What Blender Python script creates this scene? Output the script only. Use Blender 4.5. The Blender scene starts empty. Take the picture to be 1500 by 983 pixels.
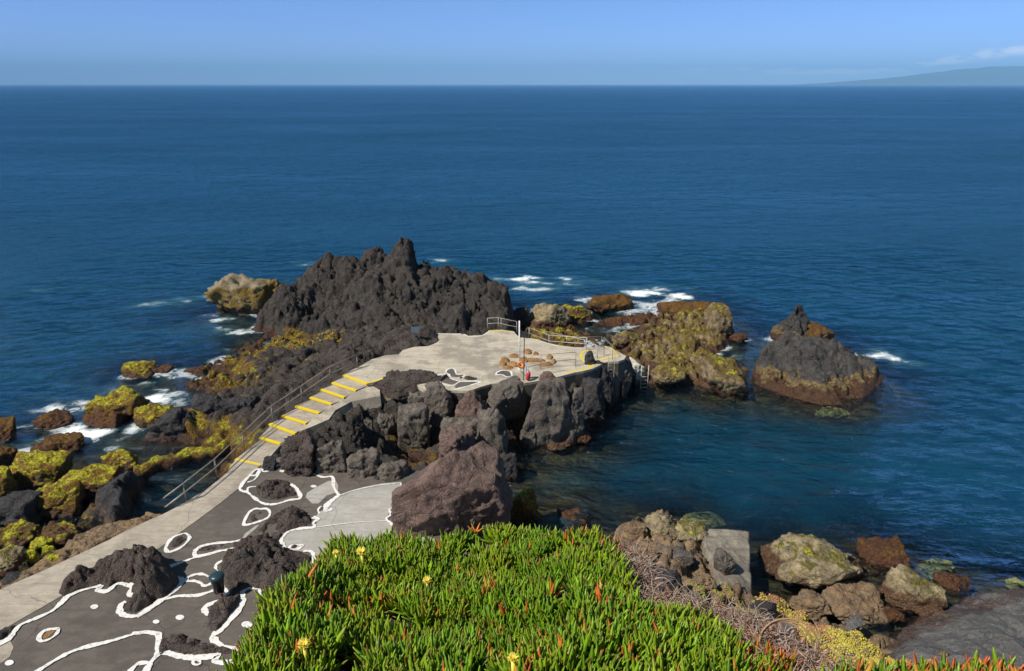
import bpy, math, random
import numpy as np
from mathutils import Vector
from mathutils.bvhtree import BVHTree
random.seed(7); RNG = np.random.RandomState(11)
scene = bpy.context.scene
COL = scene.collection
# ------------------------------------------------------------------ camera
CAMZ = 20.0; PITCH = math.radians(20.2); F = 1000.0
SP, CP = math.sin(PITCH), math.cos(PITCH)
cam = bpy.data.cameras.new('camera'); camo = bpy.data.objects.new('camera', cam)
COL.objects.link(camo); scene.camera = camo
camo.location = (0, 0, CAMZ); camo.rotation_euler = (math.pi/2 - PITCH, 0, 0)
cam.lens = 24; cam.sensor_width = 36; cam.clip_start = 0.1; cam.clip_end = 200000

def ray(px, py):
    u = (px-750)/F; v = -(py-491.5)/F
    return u, CP + v*SP, -SP + v*CP
def W(px, py, z):                    # point of the ground plane z seen at a photo pixel
    x, y, zz = ray(px, py); t = (z-CAMZ)/zz
    return (x*t, y*t, z)
def Y3(px, py, Y):                   # point at distance Y seen at a photo pixel
    x, y, zz = ray(px, py); t = Y/y
    return (x*t, Y, CAMZ + zz*t)
def YX(px, Y, z=0.0):                # ground point at distance Y in a photo column
    dc = Y*CP + (CAMZ-z)*SP
    return ((px-750)/F*dc, Y, z)
def dist_c(p): return p[1]*CP + (CAMZ-p[2])*SP

# ------------------------------------------------------------------ noise (numpy)
_perm = np.random.RandomState(3).permutation(256); _perm = np.concatenate([_perm]*3)
_g = np.random.RandomState(5).normal(size=(256, 3)); _g /= np.linalg.norm(_g, axis=1)[:, None]
_r = np.random.RandomState(9).rand(256, 4)
def _h(ix, iy, iz): return _perm[_perm[_perm[ix & 255] + (iy & 255)] + (iz & 255)]
def perlin(P):
    P = np.asarray(P, float); I = np.floor(P).astype(int); f = P - I
    u = f*f*f*(f*(f*6-15)+10); out = 0
    for dx in (0, 1):
        wx = u[:, 0] if dx else 1-u[:, 0]
        for dy in (0, 1):
            wy = u[:, 1] if dy else 1-u[:, 1]
            for dz in (0, 1):
                wz = u[:, 2] if dz else 1-u[:, 2]
                g = _g[_h(I[:, 0]+dx, I[:, 1]+dy, I[:, 2]+dz)]
                out = out + wx*wy*wz*((f - (dx, dy, dz))*g).sum(1)
    return out*1.6
def fbm(P, o=5, gain=0.5):
    a, s, out = 1, 1, 0
    for i in range(o):
        out = out + a*perlin(P*s + 17.3*i); a *= gain; s *= 2.03
    return out
def ridged(P, o=5, gain=0.55):
    a, s, out, w = 1, 1, 0, 1
    for i in range(o):
        n = 1-np.abs(perlin(P*s + 9.7*i)); n = n*n
        out = out + a*n*w; w = np.clip(n*1.4, 0, 1); a *= gain; s *= 2.1
    return out
def vor(P):                          # F1, F2, random vec4 of the nearest cell, offset from its point
    P = np.asarray(P, float); I = np.floor(P).astype(int); n = len(P)
    F1 = np.full(n, 9.); F2 = np.full(n, 9.); R = np.zeros((n, 4)); D = np.zeros((n, 3))
    for dx in (-1, 0, 1):
        for dy in (-1, 0, 1):
            for dz in (-1, 0, 1):
                h = _h(I[:, 0]+dx, I[:, 1]+dy, I[:, 2]+dz); r = _r[h]
                d = (I + (dx, dy, dz) + r[:, :3]) - P
                L = np.sqrt((d*d).sum(1)); m = L < F1
                F2 = np.where(m, F1, np.minimum(F2, L))
                F1 = np.where(m, L, F1); R[m] = r[m]; D[m] = -d[m]
    return F1, F2, R, D
def sstep(a, b, x):
    t = np.clip((x-a)/(b-a), 0, 1); return t*t*(3-2*t)

# ------------------------------------------------------------------ mesh helpers
def tag(o, label=None, cat=None, group=None, kind=None):
    if label: o['label'] = label
    if cat: o['category'] = cat
    if group: o['group'] = group
    if kind: o['kind'] = kind
    return o
def mk(name, V, Fa, mat=None, parent=None, smooth=True, attrs=None):
    me = bpy.data.meshes.new(name); V = np.asarray(V, np.float32)
    if isinstance(Fa, np.ndarray):
        k = Fa.shape[1]; nf = len(Fa)
        me.vertices.add(len(V)); me.vertices.foreach_set('co', V.ravel())
        me.loops.add(nf*k); me.loops.foreach_set('vertex_index', Fa.astype(np.int32).ravel())
        me.polygons.add(nf); me.polygons.foreach_set('loop_start', np.arange(0, nf*k, k, dtype=np.int32))
        me.update(calc_edges=True)
    else:
        me.from_pydata([tuple(map(float, v)) for v in V], [], Fa); me.update()
    if attrs:
        for k_, a in attrs.items():
            a = np.asarray(a, np.float32)
            if a.ndim == 1:
                at = me.attributes.new(k_, 'FLOAT', 'POINT'); at.data.foreach_set('value', a)
            else:
                at = me.attributes.new(k_, 'FLOAT_COLOR', 'POINT')
                at.data.foreach_set('color', np.concatenate([a, np.ones((len(a), 1), np.float32)], 1).ravel())
    if smooth: me.polygons.foreach_set('use_smooth', [True]*len(me.polygons))
    me.validate()
    if mat: me.materials.append(mat)
    o = bpy.data.objects.new(name, me); COL.objects.link(o)
    if parent: o.parent = parent
    return o
def empty(name, loc=(0, 0, 0)):
    o = bpy.data.objects.new(name, None); COL.objects.link(o); o.location = loc; return o
class MB:
    def __init__(s): s.V = []; s.F = []
    def add(s, V, Fs):
        b = len(s.V); s.V += [tuple(v) for v in V]; s.F += [tuple(i+b for i in f) for f in Fs]
    def tube(s, pts, r, n=8, cap=True):
        pts = [Vector(p) for p in pts]; rings = []
        rr = r if isinstance(r, (list, tuple)) else [r]*len(pts)
        up = None
        for i, p in enumerate(pts):
            a = pts[max(i-1, 0)]; b = pts[min(i+1, len(pts)-1)]; d = (b-a).normalized()
            if up is None:
                up = Vector((0, 0, 1)) if abs(d.z) < .9 else Vector((1, 0, 0))
            u = d.cross(up).normalized(); v = u.cross(d).normalized(); up = v
            rings.append([p + (u*math.cos(t*2*math.pi/n) + v*math.sin(t*2*math.pi/n))*rr[i] for t in range(n)])
        V = [q for R_ in rings for q in R_]; Fs = []
        for i in range(len(pts)-1):
            for t in range(n):
                Fs.append((i*n+t, i*n+(t+1) % n, (i+1)*n+(t+1) % n, (i+1)*n+t))
        if cap: Fs.append(tuple(range(n))[::-1]); Fs.append(tuple((len(pts)-1)*n+t for t in range(n)))
        s.add(V, Fs)
    def box(s, c, d, rz=0):
        ca, sa = math.cos(rz), math.sin(rz); V = []
        for z in (-.5, .5):
            for x, y in ((-.5, -.5), (.5, -.5), (.5, .5), (-.5, .5)):
                X, Y = x*d[0], y*d[1]; V.append((c[0]+X*ca-Y*sa, c[1]+X*sa+Y*ca, c[2]+z*d[2]))
        s.add(V, [(3, 2, 1, 0), (4, 5, 6, 7), (0, 1, 5, 4), (1, 2, 6, 5), (2, 3, 7, 6), (3, 0, 4, 7)])
    def prism(s, poly, z0, z1):      # poly: world xy(z ignored)
        n = len(poly); V = [(p[0], p[1], z0) for p in poly] + [(p[0], p[1], z1) for p in poly]
        Fs = [(i, (i+1) % n, n+(i+1) % n, n+i) for i in range(n)]
        Fs += [tuple(range(n))[::-1], tuple(range(n, 2*n))]
        s.add(V, Fs)
    def build(s, name, mat=None, parent=None, smooth=False, bevel=0):
        o = mk(name, s.V, s.F, mat, parent, smooth)
        if bevel:
            m = o.modifiers.new('b', 'BEVEL'); m.width = bevel; m.segments = 2; m.limit_method = 'ANGLE'
        return o
def sdist(P, poly):                  # signed distance to polygon, + inside
    poly = np.asarray([p[:2] for p in poly]); P = np.asarray(P)[:, :2]
    d = np.full(len(P), 1e9); ins = np.zeros(len(P), bool); n = len(poly)
    for i in range(n):
        a, b = poly[i], poly[(i+1) % n]; e = b-a; w = P-a
        t = np.clip((w@e)/(e@e+1e-12), 0, 1); d = np.minimum(d, np.hypot(*(w - t[:, None]*e).T))
        c = ((a[1] > P[:, 1]) != (b[1] > P[:, 1]))
        xx = (b[0]-a[0])*(P[:, 1]-a[1])/((b[1]-a[1]) if abs(b[1]-a[1]) > 1e-9 else 1e-9) + a[0]
        ins ^= c & (P[:, 0] < xx)
    return np.where(ins, d, -d)

# ------------------------------------------------------------------ material helpers
class NT:
    def __init__(s, name):
        s.m = bpy.data.materials.new(name); s.m.use_nodes = True; s.t = s.m.node_tree
        s.t.nodes.clear(); s.out = s.t.nodes.new('ShaderNodeOutputMaterial')
    def n(s, typ, **kw):
        nd = s.t.nodes.new(typ)
        for k, v in kw.items(): setattr(nd, k, v)
        return nd
    def l(s, a, b): s.t.links.new(a, b)
    def put(s, sock, v):
        if isinstance(v, bpy.types.NodeSocket): s.l(v, sock)
        elif isinstance(v, (tuple, list)) and len(v) == 3 and sock.type == 'RGBA': sock.default_value = (*v, 1)
        else: sock.default_value = v
    def pos(s):
        if not hasattr(s, '_g'): s._g = s.n('ShaderNodeNewGeometry')
        return s._g.outputs['Position']
    def nrm(s): s.pos(); return s._g.outputs['Normal']
    def sep(s, v):
        x = s.n('ShaderNodeSeparateXYZ'); s.l(v, x.inputs[0]); return x.outputs
    def scl(s, v, k):
        x = s.n('ShaderNodeVectorMath', operation='MULTIPLY'); s.l(v, x.inputs[0]); x.inputs[1].default_value = k; return x.outputs[0]
    def noise(s, scale, detail=4, rough=.55, vec=None, dist=0, off=0):
        x = s.n('ShaderNodeTexNoise'); x.inputs['Scale'].default_value = scale
        x.inputs['Detail'].default_value = detail; x.inputs['Roughness'].default_value = rough
        x.inputs['Distortion'].default_value = dist
        v = vec or s.pos()
        if off:
            a = s.n('ShaderNodeVectorMath', operation='ADD'); s.l(v, a.inputs[0]); a.inputs[1].default_value = (off, off*.7, off*1.3); v = a.outputs[0]
        s.l(v, x.inputs['Vector']); return x.outputs[0]
    def voro(s, scale, feat='F1', vec=None, out=0):
        x = s.n('ShaderNodeTexVoronoi', feature=feat); x.inputs['Scale'].default_value = scale
        s.l(vec or s.pos(), x.inputs['Vector']); return x.outputs[out]
    def mr(s, v, a, b, c=0., d=1., smooth=False):
        x = s.n('ShaderNodeMapRange'); x.interpolation_type = 'SMOOTHSTEP' if smooth else 'LINEAR'
        s.put(x.inputs[0], v); x.inputs[1].default_value = a; x.inputs[2].default_value = b
        x.inputs[3].default_value = c; x.inputs[4].default_value = d; return x.outputs[0]
    def ma(s, op, a, b=0., c=None):
        x = s.n('ShaderNodeMath', operation=op); s.put(x.inputs[0], a); s.put(x.inputs[1], b)
        if c is not None: s.put(x.inputs[2], c)
        return x.outputs[0]
    def mix(s, f, a, b):
        x = s.n('ShaderNodeMix', data_type='RGBA'); s.put(x.inputs[0], f); s.put(x.inputs[6], a); s.put(x.inputs[7], b); return x.outputs[2]
    def bump(s, h, strength=.5, dist=.05, nrm=None):
        x = s.n('ShaderNodeBump'); x.inputs['Strength'].default_value = strength; x.inputs['Distance'].default_value = dist
        s.put(x.inputs['Height'], h)
        if nrm: s.l(nrm, x.inputs['Normal'])
        return x.outputs[0]
    def attr(s, name, o='Fac'):
        x = s.n('ShaderNodeAttribute', attribute_name=name); return x.outputs[o]
    def bsdf(s, col, rough=.8, nrm=None, metal=0, spec=.4):
        b = s.n('ShaderNodeBsdfPrincipled'); s.put(b.inputs['Base Color'], col); s.put(b.inputs['Roughness'], rough)
        b.inputs['Metallic'].default_value = metal; s.put(b.inputs['Specular IOR Level'], spec)
        if nrm: s.l(nrm, b.inputs['Normal'])
        s.l(b.outputs[0], s.out.inputs[0]); return b

def rock_mat(name, c1, c2, c3=None, algae=None, atop=1.2, red=.35, patch=.5, green=.5, tex=1.0, zfree=False,
             tan=None, cellv=1., bump=.6):
    """c1/c2 basalt tones, c3 rusty tone; algae ochre colour; atop height the growth reaches; red height of brown weed"""
    t = NT(name); z = t.sep(t.pos())[2]
    n1 = t.noise(.35*tex, 4, .6); n2 = t.noise(1.7*tex, 6, .65); n3 = t.noise(7*tex, 6, .7); n4 = t.noise(.9, 5, .65, off=31)
    col = t.mix(t.mr(n2, .35, .65), c1, c2); col = t.mix(t.mr(t.noise(.8*tex, 5, .7, off=91), .52, .66, 0, .5), col, (c2[0]*1.7, c2[1]*1.55, c2[2]*1.35))
    if c3: col = t.mix(t.mr(n1, .42, .62), col, t.mix(t.mr(n3, .3, .7), c3, c1))
    cell = t.voro(2.3*tex, 'F1', out=1, vec=None); cs = t.n('ShaderNodeSeparateColor'); t.l(cell, cs.inputs[0])
    col = t.mix(t.mr(cs.outputs[0], .0, 1, 0, .35*cellv), col, tuple(x*.55 for x in c1)); col = t.mix(t.mr(cs.outputs[1], .6, 1, 0, .35*cellv), col, tuple(min(1, x*1.7+.01) for x in c2))
    col = t.mix(t.mr(n3, .52, .72, 0, .5), col, tuple(min(1, x*2.1+.015) for x in c2))
    col = t.mix(t.mr(n3, .45, .25, 0, .6), col, tuple(x*.45 for x in c1))
    rough = t.mr(n3, .3, .7, .75, .95)
    if tan:
        f = t.mr(t.noise(1.4, 6, .7, off=55), .40, .58, 0, .9)
        col = t.mix(f, col, t.mix(t.mr(n3, .35, .65), tan, tuple(x*.55 for x in tan)))
    if algae:
        zz = t.ma('ADD', z, t.mr(n4, .3, .7, .45, -.45))
        nz = t.sep(t.nrm())[2]
        band = t.mr(zz, atop+.25, atop-.15, 0, 1, True)
        pat = t.mr(t.ma('ADD', t.noise(1.3, 6, .7, off=12), t.mr(nz, 0, 1, -.12, .12)), .62-patch*.3, .70-patch*.3)
        f = t.ma('MULTIPLY', band, pat)
        gcol = t.mix(t.mr(n3, .4, .6), (.060, .060, .006), (.46, .42, .014))
        acol = t.mix(t.mr(t.ma('ADD', t.noise(1.6, 6, .7, off=77), t.mr(nz, .3, 1, -.10, .04)), .66-green*.25, .72-green*.25), t.mix(t.mr(n3, .35, .65), algae, tuple(x*.30 for x in algae)), gcol)
        col = t.mix(f, col, acol)
        rb = t.mr(zz, red+.22, red-.12, 0, .92, True)
        col = t.mix(rb, col, t.mix(t.mr(n3, .35, .65), (.085, .032, .014), (.030, .014, .008)))
        col = t.mix(t.mr(z, .02, -.4), col, t.mix(t.mr(n3, .4, .65), (.026, .018, .008), (.060, .046, .018)))
        wet = t.mr(z, .12, .5); rough = t.mix(wet, (.28,)*3, rough) if False else t.ma('MINIMUM', rough, t.mr(zz, .0, .5, .35, 1))
    nf = t.noise(15*tex, 6, .8); col = t.mix(t.mr(nf, .52, .66, 0, .55), col, t.mix(.75, col, tuple(min(1, x*2.6+.02) for x in c2))); col = t.mix(t.mr(nf, .48, .34, 0, .6), col, t.mix(.7, col, (.012, .010, .009)))
    h = t.ma('ADD', t.ma('MULTIPLY', n2, .7), t.ma('ADD', t.ma('MULTIPLY', n3, .55), t.ma('MULTIPLY', nf, .30)))
    h = t.ma('ADD', h, t.ma('MULTIPLY', t.voro(4.5*tex), -.12))
    dv = t.n('ShaderNodeVectorMath', operation='ADD'); t.l(t.pos(), dv.inputs[0]); nv = t.n('ShaderNodeTexNoise'); nv.inputs['Scale'].default_value = 2.5*tex; nv.inputs['Detail'].default_value = 4; t.l(t.pos(), nv.inputs['Vector']); t.l(t.scl(nv.outputs[1], (.35,)*3), dv.inputs[1])
    e1 = t.mr(t.voro(1.6*tex, 'DISTANCE_TO_EDGE', vec=dv.outputs[0]), 0, .07, -.30, 0); e2 = t.mr(t.voro(5.5*tex, 'DISTANCE_TO_EDGE', vec=dv.outputs[0]), 0, .10, -.16, 0)
    h = t.ma('ADD', h, t.ma('ADD', e1, e2))
    t.bsdf(col, rough, t.bump(h, bump, .22), spec=.25)
    return t.m

OCH = (.215, .120, .012)
M = {}
M['lava'] = rock_mat('black_lava', (.030, .027, .025), (.058, .051, .046), (.075, .056, .046), OCH, atop=.9, red=.35, patch=.25, green=.2, bump=.9)
M['shelf'] = rock_mat('brown_lava', (.038, .032, .029), (.070, .059, .052), (.082, .060, .050), OCH, atop=1.05, red=.3, patch=.8, green=.6, bump=.9)
M['block'] = rock_mat('grey_basalt', (.076, .067, .058), (.120, .106, .090), (.105, .080, .066), OCH, atop=.45, red=.3, patch=.4, green=.4, bump=.45)
M['dark'] = rock_mat('dark_basalt', (.024, .023, .025), (.040, .038, .040), None, OCH, atop=.35, red=.15, patch=.4, green=.3)
M['red'] = rock_mat('reddish_lava', (.092, .066, .056), (.135, .096, .083), (.16, .096, .080), None)
M['terr'] = rock_mat('terrace_lava', (.052, .043, .039), (.082, .066, .058), (.100, .064, .053), None, bump=.9)
M['weed'] = rock_mat('weedy_rock', (.060, .045, .030), (.090, .075, .050), (.10, .06, .03), OCH, atop=3.2, red=.38, patch=.9, green=.75)
M['weed_red'] = rock_mat('brown_weed_rock', (.075, .040, .020), (.10, .055, .025), (.09, .035, .018), (.15, .075, .012), atop=1.4, red=.5, patch=.6, green=.15)
M['tanr'] = rock_mat('tan_rock', (.10, .085, .055), (.14, .115, .075), None, (.15, .13, .025), atop=3.0, red=.6, patch=.12, green=.4, tan=(.42, .34, .20))
M['reef'] = rock_mat('reef_rock', (.085, .070, .045), (.13, .105, .065), (.10, .06, .03), (.155, .105, .02), atop=3.0, red=.5, patch=.5, green=.45, tan=(.34, .26, .15))
M['tip'] = rock_mat('yellow_tip_rock', (.13, .11, .07), (.2, .17, .11), None, (.24, .15, .02), atop=2.4, red=.5, patch=1.05, green=.2, tan=(.33, .27, .18))
M['stack'] = rock_mat('stack_rock', (.040, .038, .038), (.062, .058, .056), None, (.26, .19, .08), atop=1.0, red=.62, patch=1.1, green=.1, bump=.8)
M['bank'] = rock_mat('bank_rock', (.085, .066, .048), (.13, .10, .072), (.19, .105, .045), None, tan=(.30, .20, .11))
M['slab'] = rock_mat('smooth_slab', (.070, .069, .068), (.095, .093, .091), None, (.085, .055, .048), atop=.4, red=-.2, patch=.5, green=.0, bump=.35)
M['white'] = rock_mat('limed_rock', (.35, .34, .30), (.5, .48, .42), None, (.22, .2, .05), atop=.6, red=.3, patch=.8, green=.5, tan=(.6, .57, .5))
M['green'] = rock_mat('drowned_rock', (.12, .13, .055), (.17, .18, .08), None, cellv=0., bump=.15)
M['lime'] = rock_mat('lime_weed_rock', (.13, .16, .01), (.24, .26, .015), None, (.26, .26, .012), atop=3., red=-.2, patch=1.2, green=.8, bump=.4)
M['orange'] = rock_mat('orange_rock', (.19, .105, .04), (.27, .15, .06), (.23, .12, .06), None, bump=.35)

def concrete(name, a, b, dark, stain=.5, bump=.3):
    t = NT(name); n1 = t.noise(.5, 5, .65); n2 = t.noise(2.2, 6, .7, dist=.6); n3 = t.noise(14, 5, .7)
    col = t.mix(t.mr(n2, .35, .65), a, b)
    col = t.mix(t.mr(n1, .46, .62, 0, stain, True), col, dark)
    col = t.mix(t.mr(n3, .55, .75, 0, .35), col, tuple(x*.6 for x in dark))
    st = t.noise(1.2, 5, .7, vec=t.scl(t.pos(), (.6, 3.0, 1)))
    col = t.mix(t.mr(st, .48, .66, 0, .6), col, dark); col = t.mix(t.mr(t.noise(6, 6, .8, off=8), .58, .70, 0, .5), col, tuple(x*.7 for x in dark))
    dv = t.n('ShaderNodeVectorMath', operation='ADD'); t.l(t.pos(), dv.inputs[0]); nv = t.n('ShaderNodeTexNoise'); nv.inputs['Scale'].default_value = 1.1; nv.inputs['Detail'].default_value = 5; t.l(t.pos(), nv.inputs['Vector']); t.l(t.scl(nv.outputs[1], (.9,)*3), dv.inputs[1]); cr = t.voro(.24, 'DISTANCE_TO_EDGE', vec=dv.outputs[0])
    col = t.mix(t.mr(cr, .0, .006, .55, 0), col, tuple(x*.3 for x in dark))
    t.bsdf(col, .9, t.bump(t.ma('ADD', n2, t.ma('MULTIPLY', n3, .5)), bump, .05), spec=.2)
    return t.m
M['deck'] = concrete('pale_concrete', (.50, .445, .35), (.40, .355, .285), (.225, .20, .17), .75)
M['path'] = concrete('path_concrete', (.42, .37, .30), (.33, .29, .235), (.21, .185, .155), .6)
M['tarmac'] = concrete('dark_terrace', (.105, .091, .079), (.135, .118, .102), (.078, .069, .062), .7)
M['patch'] = concrete('grey_concrete', (.40, .385, .355), (.33, .315, .285), (.25, .24, .22), .3)
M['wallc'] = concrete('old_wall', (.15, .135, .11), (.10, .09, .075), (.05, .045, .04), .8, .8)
def paint(name, c, wear, wearf=.3):
    t = NT(name); n = t.noise(9, 6, .8)
    col = t.mix(t.mr(n, .52, .64, 0, wearf), c, wear); t.bsdf(col, .6, t.bump(n, .3, .02), spec=.3); return t.m
M['yellow'] = paint('yellow_paint', (.68, .50, .012), (.35, .28, .10))
M['wpaint'] = paint('white_paint', (.70, .69, .67), (.20, .18, .165), .75)
def plain(name, c, rough=.5, metal=0, c2=None):
    t = NT(name); n = t.noise(9, 5, .7)
    t.bsdf(t.mix(t.mr(n, .45, .65), c, c2 or tuple(x*.6 for x in c)), rough, t.bump(n, .2, .01), metal); return t.m
M['rail'] = plain('galvanised_rail', (.30, .27, .23), .6, .2, (.16, .10, .06))
M['palerail'] = plain('pale_rail', (.45, .43, .38), .5, .2)
M['polew'] = plain('white_pole', (.75, .74, .72), .5)
M['poled'] = plain('rusty_pole', (.06, .05, .042), .6)
M['orangep'] = plain('orange_float', (.80, .20, .02), .5)
M['whitep'] = plain('white_cloth', (.75, .72, .70), .8)
M['redp'] = plain('red_float', (.50, .035, .045), .45)
M['teal'] = plain('teal_lid', (.012, .038, .045), .35, 0, (.02, .05, .06))
M['bag'] = plain('black_bag', (.006, .008, .010), .3)
M['bluesign'] = plain('blue_grey_board', (.12, .17, .23), .5)
M['pinkp'] = plain('pink_foot', (.35, .12, .12), .6)

# ------------------------------------------------------------------ rocks
ROCKS = []                           # (xy of vertices above -0.1) for the shoreline
def note(V): ROCKS.append(V[V[:, 2] > -.05][:, :2])

def height_rock(name, outline, ctrl, zb, res, mat, label, cat='rock', amp=.5, scale=2.2, blk=0., blks=1.2, edge=.6,
                steep=1.6, below=1.4, fine=.06, seed=0, kind=None, parent=None, group=None, power=.6, over=.25, do_note=True, smooth=False, lift=0., chip=.12):
    ol = np.array([p[:2] for p in outline]); ct = np.array(ctrl, float)
    zo = np.array([p[2] if len(p) > 2 else zb for p in outline]) if zb is None else np.full(len(ol), zb)
    # densify the outline
    OP = []; OZ = []
    for i in range(len(ol)):
        a, b = ol[i], ol[(i+1) % len(ol)]; za, zb_ = zo[i], zo[(i+1) % len(ol)]
        k = max(1, int(np.hypot(*(b-a))/2.0))
        for j in range(k): OP.append(a+(b-a)*j/k); OZ.append(za+(zb_-za)*j/k)
    PP = np.vstack([np.array(OP), ct[:, :2]]); ZZ = np.concatenate([OZ, ct[:, 2]])
    c0 = PP.mean(0); eps = .12
    ph = lambda A, B: np.sqrt(((A[:, None]-B[None])**2).sum(2)+eps*eps)
    w = np.linalg.solve(ph(PP, PP), ZZ-ZZ.mean())
    x0, y0 = ol.min(0)-below/steep-.3; x1, y1 = ol.max(0)+below/steep+.3
    nx, ny = int((x1-x0)/res)+1, int((y1-y0)/res)+1
    X, Y = np.meshgrid(np.linspace(x0, x1, nx), np.linspace(y0, y1, ny)); G = np.stack([X.ravel(), Y.ravel()], 1)
    G3 = np.concatenate([G, np.full((len(G), 1), seed*13.7)], 1)
    # wobble the plan so that edges are irregular
    wob = np.stack([fbm(G3/1.3+5, 4), fbm(G3/1.3+50, 4)], 1)*over
    Q = G + wob
    H = np.concatenate([ph(Q[i:i+20000], PP)@w for i in range(0, len(Q), 20000)]) + ZZ.mean()
    sd = sdist(Q, outline); ei = np.clip(sd/edge, 0, 1)
    zedge = ZZ[np.argmin(((Q[:, None, :]-np.array(OP)[None])**2).sum(2), 1)] if len(Q)*len(OP) < 4e7 else np.interp(0, [0], [OZ[0]])*np.ones(len(Q))
    H = np.where(sd > 0, zedge + (H-zedge)*ei**power, zedge + sd*steep)
    k = np.clip(.35+sd/(edge*2), 0, 1)
    bil = lambda P: 2*(sum(np.abs(perlin(P*2.05**i+7*i))*.44**i for i in range(5))-.62)
    Gv = G3 + np.stack([fbm(G3/scale/.6+70, 3), fbm(G3/scale/.6+90, 3), 0*H], 1)*scale*.25
    H = H + amp*k*(.55*(ridged(Gv/scale, 5, .5)-1.1) + .75*bil(Gv/scale*.8+11)) + amp*.15*k*(ridged(G3/(scale*.33)+3, 4, .6)-1.1) + lift*np.clip(sd/.12, 0, 1)
    msk = .25+1.25*sstep(-.35, .45, fbm(G3/(scale*1.1)+77, 2)); chip = chip*msk; fine = fine*msk
    F1, F2, R, D = vor((G3+.12*np.stack([fbm(G3/.4, 3), fbm(G3/.4+9, 3), 0*H], 1))/(blks*.42)+4.4); H = H + chip*k*((R[:, 2]-.5)*.9+((R[:, :2]-.5)*D[:, :2]).sum(1)*2.2-.5*np.exp(-(F2-F1)/.08))
    if blk:
        Gw = G3 + np.stack([fbm(G3/.9, 3), fbm(G3/.9+9, 3), 0*X.ravel()], 1)*.18
        F1, F2, R, D = vor(Gw/blks)
        tilt = (R[:, 0]-.5)*D[:, 0]*2.0 + (R[:, 1]-.5)*D[:, 1]*2.0
        H = H + blk*k*((R[:, 2]-.5)*1.1 + tilt - .55*np.exp(-((F2-F1)/.10)) - .35*F1*F1)
    V = np.concatenate([G, H[:, None]], 1)
    # push along the surface normal for overhangs and pits
    gy, gx = np.gradient(H.reshape(ny, nx), (y1-y0)/(ny-1), (x1-x0)/(nx-1))
    Nn = np.stack([-gx.ravel(), -gy.ravel(), np.ones(len(G))], 1); Nn /= np.linalg.norm(Nn, axis=1)[:, None]
    dsp = fbm(V/.8+seed, 4, .6)*fine*2 + (ridged(V/.35+seed, 3, .6)-1)*fine
    V = V + Nn*(dsp*np.clip(k, .2, 1))[:, None]
    idx = np.arange(nx*ny).reshape(ny, nx)
    Fq = np.stack([idx[:-1, :-1], idx[:-1, 1:], idx[1:, 1:], idx[1:, :-1]], 2).reshape(-1, 4)
    keep = (sd.reshape(ny, nx) > -below/steep)
    kq = keep[:-1, :-1] & keep[:-1, 1:] & keep[1:, 1:] & keep[1:, :-1]
    Fq = Fq[kq.ravel()]
    used = np.unique(Fq); rm = np.full(len(V), -1); rm[used] = np.arange(len(used)); V = V[used]; Fq = rm[Fq]
    o = mk(name, V, Fq, mat, parent, smooth=smooth)
    if do_note: note(V)
    if parent is None: tag(o, label, cat if kind is None else None, group, kind)
    return o, V, Fq

import bmesh
_ico = {}
def ico(sub):
    if sub not in _ico:
        bm = bmesh.new(); bmesh.ops.create_icosphere(bm, subdivisions=sub, radius=1)
        V = np.array([v.co[:] for v in bm.verts]); Fs = np.array([[v.index for v in f.verts] for f in bm.faces]); bm.free()
        _ico[sub] = (V/np.linalg.norm(V, axis=1)[:, None], Fs)
    return _ico[sub]
def rock_verts(dims, seed, planes=13, sharp=26, rough=.08, sub=5, lump=.11, point=0, chis=.32):
    D, Fs = ico(sub); R = np.random.RandomState(seed)
    n = R.normal(size=(planes, 3)); n /= np.linalg.norm(n, axis=1)[:, None]; d = R.uniform(.62, 1.0, planes)
    n = np.vstack([n, [[0, 0, 1], [0, 0, -1], [1, 0, .1], [-1, 0, .1], [0, 1, 0], [0, -1, .1]]]); d = np.concatenate([d, R.uniform(.85, 1.05, 6)])
    q = np.clip(D@n.T, 1e-3, None)/d[None]            # 1/r for each plane
    r = 1/((q**sharp).sum(1))**(1/sharp)
    V = D*r[:, None]
    V = V/np.abs(V).max(0)
    if point:
        zz = np.clip((V[:, 2]+.1)/1.1, 0, 1); V[:, :2] *= (1-point*zz**1.1)[:, None]
    dims = np.array(dims)/2; V = V*dims; s = float(np.sort(dims)[1])
    Nn = D/dims; Nn /= np.linalg.norm(Nn, axis=1)[:, None]
    o = seed*7.31
    dsp = lump*s*fbm(V/(s*1.1)+o, 3) + rough*s*(ridged(V/(s*.55)+o, 5, .55)-1.2) + rough*.45*s*fbm(V/(s*.13)+o, 3, .6)
    F1, F2, _, _ = vor(V/(s*.75)+o); dsp -= rough*.7*s*np.exp(-(F2-F1)/.05)
    Vc = V/(s*.62)+o+.25*np.stack([fbm(V/(s*.5)+o, 2), fbm(V/(s*.5)+o+9, 2), fbm(V/(s*.5)+o+19, 2)], 1)
    F1, F2, R4, Dc = vor(Vc); dsp += chis*s*((R4[:, 0]-.5)*.22+((R4[:, :3]-.5)*Dc).sum(1)*.75)
    F1, F2, R4, Dc = vor(V/(s*.25)+o); dsp += chis*.35*s*((R4[:, 0]-.5)*.3+((R4[:, :3]-.5)*Dc).sum(1)*.8)
    return V + Nn*dsp[:, None], Fs
NB = [0]
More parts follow.
